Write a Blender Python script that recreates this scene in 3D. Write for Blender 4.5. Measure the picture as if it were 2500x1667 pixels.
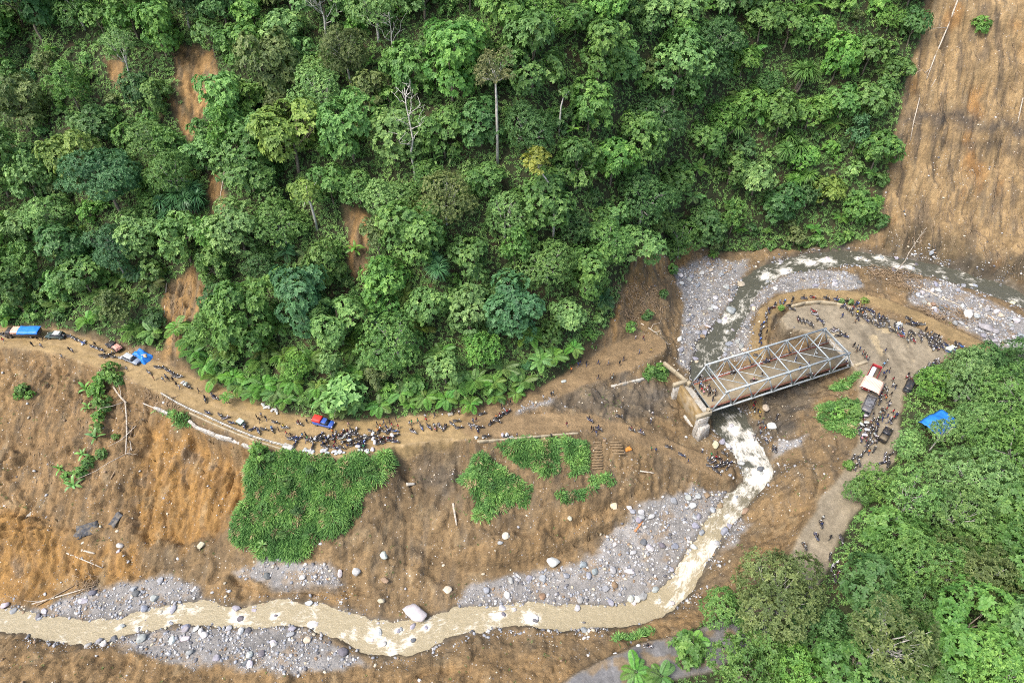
import bpy, math, random
import numpy as np
from mathutils import Matrix, Vector
for _o in list(bpy.data.objects): bpy.data.objects.remove(_o, do_unlink=True)
S = bpy.context.scene
COL = S.collection
R = math.radians
random.seed(7); RNG = np.random.default_rng(7)

# ---------------------------------------------------------------- camera, sky, sun, exposure
CAM_H, PITCH, FOC = 122.0, R(46.0), 1690.0          # metres above the road, downward pitch, focal length in photo pixels
cam = bpy.data.cameras.new('camera'); cam.sensor_width = 36.0; cam.lens = 36.0 * FOC / 2500.0
cam.clip_start = 1.0; cam.clip_end = 3000.0
cam_o = bpy.data.objects.new('camera', cam); COL.objects.link(cam_o)
cam_o.location = (0, 0, CAM_H); cam_o.rotation_euler = (math.pi / 2 - PITCH, 0, 0); S.camera = cam_o
SUN_EL, SUN_AZ = R(58), R(238)                      # azimuth clockwise from +y
W = bpy.data.worlds.new('World'); S.world = W; W.use_nodes = True
nt = W.node_tree; bgn = nt.nodes['Background']
sky = nt.nodes.new('ShaderNodeTexSky'); sky.sky_type = 'NISHITA'; sky.sun_disc = False
sky.sun_elevation = SUN_EL; sky.sun_rotation = SUN_AZ; sky.dust_density = 4.0; sky.air_density = 1.0; sky.ozone_density = 0.6
nt.links.new(sky.outputs[0], bgn.inputs[0]); bgn.inputs[1].default_value = 0.135
sl = bpy.data.lights.new('sun', 'SUN'); sl.energy = 1.5; sl.angle = R(22); sl.color = (1.0, 0.965, 0.91)
so = bpy.data.objects.new('sun', sl); COL.objects.link(so)
sd = Vector((math.sin(SUN_AZ) * math.cos(SUN_EL), math.cos(SUN_AZ) * math.cos(SUN_EL), math.sin(SUN_EL)))
so.rotation_euler = sd.to_track_quat('Z', 'Y').to_euler(); so.location = sd * 300
S.view_settings.view_transform = 'Standard'; S.view_settings.look = 'None'
S.view_settings.gamma = 1.0; S.view_settings.use_curve_mapping = False; S.view_settings.exposure = 1.22
S.cycles.use_denoising = False; S.cycles.pixel_filter_type = 'BLACKMAN_HARRIS'; S.cycles.filter_width = 1.0
S.cycles.max_bounces = 5; S.cycles.diffuse_bounces = 3; S.cycles.glossy_bounces = 2; S.cycles.transmission_bounces = 2
S.cycles.transparent_max_bounces = 4; S.cycles.caustics_reflective = False; S.cycles.caustics_refractive = False

# ---------------------------------------------------------------- photo pixel -> ray -> place in the valley
CP_, SP_ = math.cos(PITCH), math.sin(PITCH)
def ray(px, py):
    u = (np.asarray(px, float) - 1250.0) / FOC; v = (np.asarray(py, float) - 833.5) / FOC
    return u, CP_ - v * SP_, -SP_ - v * CP_
def at_z(px, py, z):                                 # point of the ray at height z
    dx, dy, dz = ray(px, py); t = (np.asarray(z, float) - CAM_H) / dz
    return dx * t, dy * t
def proj(x, y, z):
    zz = np.asarray(z, float) - CAM_H; d = np.asarray(y) * CP_ - zz * SP_; up = np.asarray(y) * SP_ + zz * CP_
    return 1250 + FOC * np.asarray(x) / d, 833.5 - FOC * up / d

# ---------------------------------------------------------------- noise
_perm = np.concatenate([RNG.permutation(256)] * 2); _ang = RNG.random(256) * 2 * np.pi; _gx, _gy = np.cos(_ang), np.sin(_ang)
def noise(x, y, seed=0):
    x = np.asarray(x, float) + seed * 17.31; y = np.asarray(y, float) + seed * 9.77
    xi = np.floor(x).astype(int); yi = np.floor(y).astype(int); xf = x - xi; yf = y - yi
    u = xf ** 3 * (xf * (xf * 6 - 15) + 10); v = yf ** 3 * (yf * (yf * 6 - 15) + 10)
    def g(i, j):
        h = _perm[(_perm[(xi + i) & 255] + yi + j) & 255]
        return _gx[h] * (xf - i) + _gy[h] * (yf - j)
    a = g(0, 0) + u * (g(1, 0) - g(0, 0)); b = g(0, 1) + u * (g(1, 1) - g(0, 1))
    return (a + v * (b - a)) * 1.4
def fbm(x, y, o=4, seed=0):
    s = 0; a = 1.0; f = 1.0
    for k in range(o): s = s + a * noise(x * f, y * f, seed + k * 3); a *= .5; f *= 2.03
    return s
def sst(a, b, x):
    t = np.clip((x - a) / (b - a), 0, 1); return t * t * (3 - 2 * t)
def lerp(a, b, t): return a + (b - a) * t

# ---------------------------------------------------------------- terrain heights
K = .78
cps = []
def cp(*t): cps.extend(t)
cp((-150,0,50),(0,0,50),(250,0,51),(500,0,53),(750,0,56),(1000,0,59),(1250,0,61),(1500,0,58),(1680,0,52),(1850,0,50),(2100,0,50),(2300,0,50),(2500,0,51),(2700,0,51))
cp((-100,400,23),(-100,200,36),(0,200,36.5),(250,200,38),(250,400,26),(0,400,23),(0,620,9.5),(250,620,11.5),(500,200,41),(500,400,28.8),(500,650,15),(430,780,6),
   (750,300,38),(750,550,23),(750,800,9),(1000,200,47),(1000,400,34.6),(1000,650,20),(1000,850,7.5),(1250,200,48.5),(1250,400,35.5),(1250,650,19.6),(1250,820,8),
   (1500,200,44),(1500,400,30.5),(1500,650,13),(1690,200,36),(1690,400,19.5),(1680,560,3),(1900,150,37),(1900,300,24),(1900,450,11),(2100,150,36),(2100,300,24),(2100,450,10.5),
   (2350,150,38),(2350,300,26),(2350,480,11.5),(2500,300,27),(2500,480,13),(2200,300,25.5),(2650,300,28),(2650,550,9))
cp((1650,620,-1.5),(1800,595,-3),(1950,590,-2.6),(2100,598,-2),(2250,622,-1),(2400,662,-.2),(2550,710,.6),(2700,760,1))
FAR = [(-120,792),(0,795),(60,793),(150,812),(260,838),(360,868),(450,920),(560,968),(650,1008),(740,1030),(850,1030),(1000,1020),(1100,1003),(1200,987),(1290,970),(1390,925),(1480,870),(1560,815)]
NEAR = [(-120,852),(0,850),(100,852),(200,880),(300,920),(400,958),(480,1003),(620,1062),(700,1092),(780,1108),(870,1112),(940,1102),(960,1088),(1040,1078),(1100,1070),(1160,1074),(1290,1066),(1400,1058)]
cp(*[(a, b - 8, .6) for a, b in FAR]); cp(*[(a, b, 0) for a, b in NEAR])
for a, b, z in [(-100,1000,-7),(-100,1350,-21.5),(0,1000,-7),(0,1200,-16),(0,1350,-21.5),(0,1440,-24.3),(200,1050,-8),(200,1250,-17),(200,1400,-22.5),(200,1475,-24.5),
   (400,1100,-7),(400,1250,-15),(400,1400,-21.5),(400,1450,-23),(600,1110,-1.2),(600,1220,-8),(600,1330,-15),(600,1420,-20.5),(600,1465,-22.3),(800,1130,-1.4),(800,1230,-7.6),(800,1350,-14.5),(800,1430,-19.4),
   (1000,1110,-2),(1000,1200,-7),(1000,1300,-12),(1000,1400,-17),(1000,1465,-20),(1200,1100,-1.8),(1200,1200,-6.5),(1200,1320,-12),(1150,1385,-16.5),(1150,1430,-19),(1400,1090,-1.8),(1400,1180,-6),(1400,1280,-11),(1350,1390,-17.6),
   (1250,1450,-19),(1450,1430,-17.7),(1550,1090,-4.5),(1550,1180,-8),(1600,1250,-13.2),(1550,1320,-15.6),(1690,1200,-12.5),(1640,1140,-8.5),
   (0,1600,-21),(0,1667,-17),(300,1640,-20.5),(600,1660,-19.5),(900,1655,-18.5),(1200,1620,-16),(1200,1680,-13),(1350,1640,-13),(300,1760,-15),(900,1760,-13),(250,1560,-23),(700,1560,-21),(400,1580,-22)]: cp((a, b, z * K))
cp((1380,985,-1),(1500,985,-2),(1600,965,-3.2),(1620,1010,-4.4),(1540,1015,-2.8),(1650,950,-4.4),(1650,1045,-5.4),(1640,1090,-6.2),(1420,950,-.4),(1500,915,-.2),(1580,870,0),(1620,850,-1.5))
RIV = [(2700,850,-1.2,7),(2560,770,-1.9,7),(2480,725,-2.3,7),(2400,692,-2.7,7),(2280,660,-3.1,7),(2150,636,-3.5,7.5),(2060,628,-3.9,7),(1960,640,-4.3,7),(1880,660,-4.7,6),(1830,700,-5.1,6),(1806,750,-5.6,5.5),(1775,800,-6,6),
   (1735,850,-6.4,7.5),(1712,905,-6.7,6.5),(1735,960,-7,7.5),(1780,1030,-7.2,9),(1815,1080,-7.6,9),(1835,1118,-9,8),(1850,1145,-9.2,7),(1842,1182,-10.4,7),(1800,1225,-10.8,6.5),(1768,1262,-11.4,6),(1740,1300,-11.8,6.5),(1705,1355,-12.4,6),
   (1680,1400,-13,6.5),(1640,1450,-13.7,6.5),(1580,1490,-14.2,6.5),(1480,1508,-14.6,6.5),(1380,1510,-14.9,6.5),(1280,1502,-15.2,6.5),(1180,1505,-15.5,6.5),(1080,1530,-15.9,7),(980,1568,-16.3,8.5),(900,1555,-16.6,9),
   (840,1522,-16.9,8),(760,1505,-17.2,7),(690,1492,-17.4,6.5),(600,1510,-17.7,6.5),(520,1500,-18,6),(440,1498,-18.2,6),(360,1515,-18.5,6.5),(260,1543,-18.8,6),(180,1543,-19,6),(100,1530,-19.3,6),(0,1512,-19.6,6),(-100,1500,-20,6),(-220,1490,-20.4,6)]
cp(*[(a, b, z + .1) for a, b, z, w in RIV])
cp((1650,640,-3),(1700,720,-4.2),(1680,800,-4.8),(1660,880,-5.2),(1600,720,1.5),(1560,780,.6),(1640,760,-2),(1840,860,-5.2),(1990,690,-3.4),(2100,680,-2.6),(2250,710,-1.8),(2400,780,-1),(2480,830,-.6))
cp((1900,1080,-6),(1870,1185,-9.3),(1950,1150,-2.8),(2060,1060,-.4),(2000,960,-3),(1900,1000,-6.4),(1960,1040,-4),(2040,1000,-.8),(1850,1280,-8.6),(1830,1310,-7.8),(1950,1250,-3),(1900,1340,-4.4),(1770,1400,-8.4),(1810,1390,-6.6),(1700,1480,-9.6),(1640,1560,-8),(1500,1560,-10.2),(1400,1600,-10.5),
   (1880,1110,-7.6),(1800,1290,-10.3),(1920,940,-6.5),(1960,930,-4.5))
cp((2300,1100,2),(2450,1000,4),(2500,1300,6),(2300,1300,2.5),(2200,1500,2),(2500,1600,7),(2300,1670,3),(2000,1600,-2),(2400,900,.8),(2520,900,1.2),(2650,1200,8),(2650,1700,10),(2100,1300,-.6),(2100,1750,0))
TRACKS = {   # px, py, z, width
 'main': [(-120,822,0,7.2),(0,822,0,7.2),(60,822,0,7.2),(150,838,0,7),(230,862,0,6.8),(330,895,0,6.8),(440,943,0,7.8),(540,990,0,9),(640,1040,0,9.5),(740,1068,0,9.5),(850,1070,0,9.5),(950,1060,0,8.5),(1050,1047,0,7.5),(1160,1036,0,7.5)],
 'upper': [(1160,1030,0,6),(1240,985,0,4.5),(1330,962,0,4.2),(1430,912,0,6.5),(1520,868,.1,9),(1590,840,0,7)],
 'lower': [(1160,1040,0,6),(1300,1035,-.3,5.5),(1430,1028,-.9,4.5),(1560,1062,-3.2,4.2),(1680,1114,-6,4.4),(1762,1146,-8.4,5)],
 'loop': [(1846,1010,-6.4,3.6),(1845,940,-5.9,3.8),(1848,870,-5,4.2),(1853,815,-4.4,4.2),(1872,762,-3.9,4),(1915,730,-3.4,4),(1985,716,-2.9,4),(2085,722,-2.3,4),(2180,748,-1.6,4),(2280,790,-.8,4),(2420,860,0,4.5)],
 'right': [(2150,900,.3,9),(2150,1000,.2,8.5),(2140,1100,-.2,7.5),(2090,1180,-.8,6.5),(2035,1250,-1.4,6.5),(2000,1310,-2,6.5),(1970,1380,-2.6,6.5),(1925,1450,-3.4,6.5),(1820,1540,-4.8,6.5),(1700,1595,-6,7),(1600,1612,-6.6,7),(1450,1680,-7.4,7),(1300,1790,-8,7)]}
YARD = [(1905,775),(1930,750),(1985,740),(2060,742),(2150,768),(2250,802),(2340,852),(2300,880),(2215,930),(2190,1000),(2185,1090),(2110,1090),(2100,1000),(2098,910),(2066,866),(2010,815),(1960,806),(1920,800)]
A = np.array(cps, float); X0, Y0 = at_z(A[:, 0], A[:, 1], A[:, 2])
def dens(pts):                                       # densify a px polyline into world xyzw
    out = []
    for p in pts:
        x, y = at_z(p[0], p[1], p[2]); out.append((float(x), float(y)) + tuple(p[2:]))
    P = np.array(out); seg = np.r_[0, np.cumsum(np.hypot(*np.diff(P[:, :2], axis=0).T))]
    n = int(seg[-1] / .8) + 2; s = np.linspace(0, seg[-1], n)
    Q = np.stack([np.interp(s, seg, P[:, k]) for k in range(P.shape[1])], 1)
    for _ in range(4): Q[1:-1, :2] = .25 * Q[:-2, :2] + .5 * Q[1:-1, :2] + .25 * Q[2:, :2]
    return Q
riv = dens(RIV); trk = {k: dens(v) for k, v in TRACKS.items()}
ax = np.r_[-700, -550, -430, -340, -270, -225, -195, -175, np.arange(-160, 160.01, .37), 175, 195, 225, 270, 340, 430, 550, 700]
ay = np.r_[-300, -200, -120, -60, -20, 5, 18, np.arange(27, 128, .37), np.arange(128, 232.01, .6), 240, 252, 270, 300, 350, 430, 550]
GX, GY = np.meshgrid(ax, ay)                         # rows = y
NX, NY = len(ax), len(ay); gx, gy = GX.ravel(), GY.ravel()
def rbf(px, py, pz, qx, qy):
    n = len(px); D = np.hypot(px[:, None] - px, py[:, None] - py)
    M = np.zeros((n + 1, n + 1)); M[:n, :n] = -D - np.eye(n) * .25; M[:n, n] = 1; M[n, :n] = 1
    w = np.linalg.solve(M, np.r_[pz, 0]); out = np.full(len(qx), w[n])
    for i in range(n): out -= w[i] * np.hypot(qx - px[i], qy - py[i])
    return out
far_b = [(-300, 150), (-100, 260), (100, 260), (300, 160), (300, 60), (-300, 40), (0, -60), (-450, 400), (450, 400), (0, 450)]
far_z = [35, 85, 85, 45, 12, -14, -6, 90, 90, 110]
Z = rbf(np.r_[X0, [a for a, b in far_b]], np.r_[Y0, [b for a, b in far_b]], np.r_[A[:, 2], far_z], gx, gy).reshape(NY, NX)
def blur(a, n):
    for _ in range(n):
        a = a.copy(); a[1:-1] = .25 * a[:-2] + .5 * a[1:-1] + .25 * a[2:]; a[:, 1:-1] = .25 * a[:, :-2] + .5 * a[:, 1:-1] + .25 * a[:, 2:]
    return a
Z = blur(Z, 6).ravel()
def near(Q, qx, qy, chunk=24):                       # distance to a dense polyline, index of the nearest sample
    best = np.full(len(qx), 1e9); idx = np.zeros(len(qx), int)
    bb = (qx > Q[:, 0].min() - 40) & (qx < Q[:, 0].max() + 40) & (qy > Q[:, 1].min() - 40) & (qy < Q[:, 1].max() + 40)
    ii = np.where(bb)[0]; bx, by = qx[ii], qy[ii]; b = np.full(len(ii), 1e9); d_i = np.zeros(len(ii), int)
    for k in range(len(Q)):
        d = (bx - Q[k, 0]) ** 2 + (by - Q[k, 1]) ** 2; m = d < b; b[m] = d[m]; d_i[m] = k
    best[ii] = np.sqrt(b); idx[ii] = d_i
    return best, idx
def sample(x, y, F=None):
    F = ZG if F is None else F
    x = np.asarray(x, float); y = np.asarray(y, float)
    i = np.clip(np.searchsorted(ax, x) - 1, 0, NX - 2); j = np.clip(np.searchsorted(ay, y) - 1, 0, NY - 2)
    u = np.clip((x - ax[i]) / (ax[i + 1] - ax[i]), 0, 1); v = np.clip((y - ay[j]) / (ay[j + 1] - ay[j]), 0, 1)
    return F[j, i] * (1 - u) * (1 - v) + F[j, i + 1] * u * (1 - v) + F[j + 1, i] * (1 - u) * v + F[j + 1, i + 1] * u * v
def ground(px, py):                                  # where the pixel's ray meets the terrain
    px = np.atleast_1d(np.asarray(px, float)); py = np.atleast_1d(np.asarray(py, float))
    dx, dy, dz = ray(px, py); t0 = np.maximum(60.0, (CAM_H - 78.0) / -dz); t1 = t0.copy(); done = np.zeros(len(px), bool)
    for k in range(260):
        t1 = np.where(done, t1, t0 + 1.6)
        below = CAM_H + dz * t1 < sample(dx * t1, dy * t1)
        done |= below; t0 = np.where(done, t0, t1)
        if done.all(): break
    for k in range(12):
        tm = .5 * (t0 + t1); b = CAM_H + dz * tm < sample(dx * tm, dy * tm); t1 = np.where(b, tm, t1); t0 = np.where(b, t0, tm)
    x, y = dx * t1, dy * t1
    return x, y, sample(x, y)
def g1(px, py):
    x, y, z = ground(px, py); return float(x[0]), float(y[0]), float(z[0])
ZG = Z.reshape(NY, NX)
def poly_sd(poly, qx, qy):                           # signed distance, + inside; poly in world xy
    P = np.array(poly); d = np.full(len(qx), 1e9); ins = np.zeros(len(qx), bool)
    bb = np.where((qx > P[:, 0].min() - 8) & (qx < P[:, 0].max() + 8) & (qy > P[:, 1].min() - 8) & (qy < P[:, 1].max() + 8))[0]
    x, y = qx[bb], qy[bb]; dd = np.full(len(bb), 1e9); ii = np.zeros(len(bb), bool)
    for k in range(len(P)):
        (xa, ya), (xb, yb) = P[k - 1], P[k]; ex, ey = xb - xa, yb - ya
        t = np.clip(((x - xa) * ex + (y - ya) * ey) / (ex * ex + ey * ey + 1e-9), 0, 1)
        dd = np.minimum(dd, np.hypot(x - xa - t * ex, y - ya - t * ey))
        c = ((ya > y) != (yb > y)) & (x < (xb - xa) * (y - ya) / (yb - ya + 1e-12) + xa); ii ^= c
    out = np.full(len(qx), -99.0); out[bb] = np.where(ii, dd, -dd)
    return out
def wpoly(pts, z=None):
    p = np.array(pts, float)
    if z is None: x, y, _ = ground(p[:, 0], p[:, 1])
    else: x, y = at_z(p[:, 0], p[:, 1], z)
    return list(zip(x, y))
# polygons of ground kinds, outlined on the bare terrain
PG = dict(
 ochre=[[(355,1010),(460,1035),(520,1075),(620,1100),(612,1180),(570,1260),(520,1310),(440,1330),(330,1310),(300,1230),(330,1130)],
        [(-60,1330),(60,1340),(150,1370),(190,1430),(60,1480),(-60,1480)], [(-60,1230),(80,1250),(200,1330),(330,1330),(360,1390),(260,1430),(120,1400),(-60,1330)]],
 brownscar=[[(-80,860),(120,860),(300,925),(390,975),(350,1060),(300,1180),(320,1280),(150,1330),(-80,1300)]],
 scarp=[[(2290,-40),(2700,-40),(2700,760),(2500,700),(2300,640),(2155,600),(2170,480),(2195,330),(2235,130)]],
 redscar=[[(425,110),(470,100),(535,130),(530,200),(500,270),(470,290),(435,220)],[(262,150),(306,152),(300,205),(275,212)],[(500,400),(540,430),(560,520),(545,560),(515,500)],[(840,500),(900,520),(895,640),(860,690),(850,600)],
          [(395,690),(470,640),(520,720),(460,800),(440,880),(400,870),(395,780)],[(1555,610),(1700,590),(1690,640),(1600,690),(1520,760),(1500,830),(1450,880),(1500,760)],[(430,230),(470,290),(470,350),(440,310),(400,240)]],
 gravel=[[(1140,1425),(1250,1392),(1420,1362),(1480,1292),(1560,1232),(1650,1195),(1740,1190),(1790,1215),(1740,1290),(1690,1345),(1640,1420),(1600,1460),(1540,1490),(1400,1500),(1200,1496),(1120,1485)],
         [(265,1560),(400,1530),(560,1530),(680,1515),(760,1535),(830,1585),(900,1625),(700,1645),(500,1625),(330,1600)],[(60,1490),(260,1432),(370,1402),(470,1420),(520,1480),(420,1495),(300,1535),(200,1540),(40,1520)],
         [(1640,640),(1720,622),(1830,640),(1810,700),(1770,790),(1720,860),(1690,910),(1650,880),(1670,760)],[(1815,710),(1900,675),(2000,655),(2090,668),(2110,700),(2060,714),(1950,708),(1880,722),(1838,770),(1830,880),(1760,880),(1780,800)],
         [(2200,680),(2320,690),(2520,790),(2560,880),(2440,850),(2330,790),(2230,740)],[(1770,1240),(1830,1280),(1790,1330),(1720,1380),(1680,1440),(1660,1430),(1720,1340)],[(640,1350),(800,1370),(850,1430),(700,1440),(560,1400)],
         [(1260,985),(1360,965),(1355,985),(1260,1015)],[(1900,1075),(1970,1060),(1960,1090),(1900,1110)]],
 tan=[[(1480,1535),(1600,1505),(1720,1470),(1800,1390),(1870,1310),(1990,1200),(2030,1190),(1960,1290),(1880,1350),(1780,1440),(1700,1540),(1600,1580),(1480,1580)],[(-60,880),(60,870),(60,1000),(-60,1100)],[(1380,1225),(1300,1290),(1210,1340),(1080,1340),(1130,1380),(1300,1360),(1420,1300),(1500,1240)],[(495,1432),(550,1405),(640,1418),(692,1462),(650,1486),(560,1482)],[(698,1450),(760,1415),(870,1422),(905,1452),(850,1482),(760,1474)],[(0,1600),(400,1590),(800,1640),(1200,1600),(1400,1590),(1400,1700),(0,1700)]],
 greymud=[[(1330,985),(1440,940),(1530,930),(1620,930),(1650,960),(1640,1010),(1560,1020),(1450,1010),(1350,1005)],[(1000,1105),(1120,1080),(1130,1150),(1080,1200),(1030,1180)],[(1800,930),(1990,910),(2000,960),(1930,1060),(1830,1080)],[(1880,762),(1912,768),(1932,808),(1900,850),(1872,820)]],
 grass=[[(618,1085),(700,1110),(800,1125),(900,1110),(955,1105),(962,1160),(900,1190),(870,1260),(840,1290),(780,1320),(720,1370),(650,1370),(570,1320),(570,1250),(612,1210),(600,1150)],
        [(1160,1105),(1210,1130),(1290,1180),(1270,1210),(1200,1260),(1165,1262),(1150,1200),(1120,1150)],[(1205,1085),(1360,1072),(1365,1150),(1330,1155),(1260,1120)],[(1376,1074),(1436,1074),(1430,1150),(1390,1160)],
        [(1355,1212),(1440,1180),(1490,1148),(1515,1165),(1430,1212),(1370,1228)],[(1995,1000),(2050,975),(2092,980),(2097,1035),(2080,1062),(2040,1050),(2005,1030)],[(370,992),(470,1018),(470,1035),(430,1030)],
        [(1490,1562),(1600,1535),(1598,1552),(1510,1572)],[(1562,915),(1625,890),(1632,905),(1580,930)],[(2040,930),(2090,920),(2080,945),(2035,955)],[(1245,1205),(1300,1190),(1290,1215),(1250,1225)]],
 yardmud=[[(2090,800),(2150,800),(2200,830),(2240,880),(2200,930),(2140,900),(2100,870)]],
)
# everything green: the forest outlines
FOREST = [[(-200,-200),(2275,-200),(2235,130),(2200,260),(2170,400),(2150,560),(2060,600),(1900,602),(1700,600),(1560,612),(1540,690),(1500,780),(1440,850),(1390,905),(1300,950),(1180,985),(1050,1005),(900,1018),(740,1020),(640,995),(540,945),(460,895),(380,850),(250,825),(120,795),(-200,780)],
          [(2330,870),(2460,850),(2700,880),(2700,1800),(1560,1800),(1560,1640),(1640,1560),(1780,1500),(1880,1400),(1960,1420),(2030,1340),(2080,1250),(2160,1120),(2200,1020),(2210,950),(2290,890)]]
PW = {k: [wpoly(p) for p in v] for k, v in PG.items()}
FW = [wpoly(p) for p in FOREST]
yard_w = wpoly(YARD, .3)
mask = {}
jx = fbm(gx * .22, gy * .22, 3, 5) * 1.1; jy = fbm(gx * .22, gy * .22, 3, 9) * 1.1   # ragged borders
for k, v in PW.items():
    m = np.zeros(len(gx))
    for p in v: m = np.maximum(m, sst(-.7, .9, poly_sd(p, gx + jx, gy + jy)) if k not in ('ochre', 'tan', 'brownscar', 'greymud') else sst(-2.2, 2.4, poly_sd(p, gx + jx * 2, gy + jy * 2)))
    mask[k] = m
mf = np.zeros(len(gx))
for p in FW: mf = np.maximum(mf, sst(-.8, .8, poly_sd(p, gx + jx * .6, gy + jy * .6)))
mf = np.maximum(mf, ((gy > 231) | (np.abs(gx) > 161)).astype(float))
mask['forest'] = mf
# relief: clods, gullies running down the slopes, hummocks under the forest
bare = np.clip(np.maximum.reduce([mask['ochre'], mask['brownscar'], mask['scarp'], mask['redscar']]), 0, 1)
open_ = (1 - mf) * (1 - mask['gravel'])
gul = np.abs(noise(gx * .33 + fbm(gx * .1, gy * .1, 2, 3) * .8, gy * .045, 21)); gul = np.clip(.22 - gul, 0, 1) * 4.5
def dome(polys, h, f0=-1.5, f1=2.5):
    global Z
    for pl in polys: Z = Z + h * sst(f0, f1, poly_sd(wpoly(pl), gx + jx * 1.1, gy + jy * 1.1))
dome([[(350,1000),(460,1030),(520,1070),(625,1095),(618,1180),(578,1260),(520,1320),(440,1340),(330,1320),(295,1230),(325,1120)]], -1.8, -.6, 2.2)
dome(PG['grass'][:1], .9, -.5, 1.5); dome(PG['grass'][1:4], .7, -.5, 1.2)
dome([[(962,1100),(1100,1085),(1160,1095),(1130,1160),(1130,1290),(1080,1400),(960,1400),(930,1280),(965,1180)]], -1.9, -.8, 2.5)
dome([[(1840,1190),(1900,1130),(1990,1130),(1990,1230),(1900,1270),(1840,1290),(1810,1260)]], 2.2, -.8, 3.5)
dome([[(1290,1230),(1400,1190),(1500,1165),(1500,1210),(1400,1260),(1300,1300)]], 1.0, -.5, 2)
dome([[(-60,1240),(60,1255),(180,1320),(120,1380),(-60,1370)]], 1.3, -.5, 3)
dome([[(1560,780),(1600,700),(1650,690),(1640,800),(1600,830)]], 1.2, -.5, 2)
flute = np.abs(noise(gx * .16 + .6 * noise(gx * .05, gy * .05, 6), gy * .02, 23)); Z += mask['scarp'] * (flute - .3) * 3.2 + mask['scarp'] * np.sin((Z + 2.5 * fbm(gx * .05, gy * .05, 2, 24)) * .55) * .9
ob = np.maximum(open_, bare); billow = lambda f, o, sd: np.abs(fbm(gx * f, gy * f * .8, o, sd)) - .3
wx = fbm(gx * .12, gy * .12, 3, 26) * .9; rill = np.exp(-(noise(gx * .3 + wx, gy * .05 + .3 * wx, 27) / .07) ** 2) * .9 + np.exp(-(noise(gx * .75 + wx, gy * .11, 28) / .1) ** 2) * .45
ph = gy * .15 + 1.3 * fbm(gx * .05, gy * .05, 3, 29); saw = ph - np.floor(ph); terr = np.where(saw < .12, saw / .12, 1 - (saw - .12) / .88) - .5
ph2 = gy * .42 + 1.5 * fbm(gx * .11, gy * .11, 3, 30); s2 = ph2 - np.floor(ph2); terr2 = np.where(s2 < .2, s2 / .2, 1 - (s2 - .2) / .8) - .5
Z = Z - rill * np.maximum(bare, .55 * open_) * sst(-.5, .2, fbm(gx * .05, gy * .05, 2, 37)) + terr * 1.5 * open_ * sst(-.2, .3, fbm(gx * .045, gy * .045, 2, 38)) + terr2 * .55 * open_ * sst(-.1, .3, fbm(gx * .07, gy * .07, 2, 39))
Z = Z - gul * .6 * np.maximum(bare, .6 * open_) + fbm(gx * .16, gy * .16, 5, 2) * .8 * ob + billow(.3, 4, 14) * .5 * ob + billow(.9, 2, 12) * .3 * ob
Z += fbm(gx * .06, gy * .06, 4, 31) * 2.2 * mf * sst(6, 30, gy - 90) + mask['gravel'] * fbm(gx * .5, gy * .5, 3, 40) * .16
# broken bank edges: a step down just below these lines
def scarp_step(line, h, w=1.0, fade=9.0, ztop=None):
    global Z
    p = np.array(line, float)
    if ztop is None: x, y, _ = ground(p[:, 0], p[:, 1])
    else: x, y = at_z(p[:, 0], p[:, 1], ztop)
    n = 200; s = np.r_[0, np.cumsum(np.hypot(np.diff(x), np.diff(y)))]; t = np.linspace(0, s[-1], n)
    q = np.stack([np.interp(t, s, x), np.interp(t, s, y)], 1); tg = np.gradient(q, axis=0); tg /= np.linalg.norm(tg, axis=1)[:, None]
    d, i = near(q, gx + jx * .5, gy + jy * .5); side = (gx - q[i, 0]) * tg[i, 1] - (gy - q[i, 1]) * tg[i, 0]   # + on the right-hand side
    endf = sst(0, 12, i) * sst(0, 12, n - 1 - i)
    s_ = np.where(side > 0, d, 0); Z = Z - h * endf * sst(0, w, s_) * np.exp(-(s_ / fade) ** 2)
# lines run so that the low side is on the right
scarp_step([(560,1395),(640,1440),(700,1425),(800,1440),(900,1425)][::1], 2.2, .6, 3)
scarp_step([(1040,1330),(1120,1372),(1200,1380),(1290,1360),(1370,1330),(1450,1290),(1540,1250)], 2.6, .5, 4)
scarp_step([(1360,1290),(1450,1240),(1560,1190)], 1.5, .5, 3)
scarp_step([(500,1430),(560,1490),(680,1480)], 1.0, .7, 3)
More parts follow.
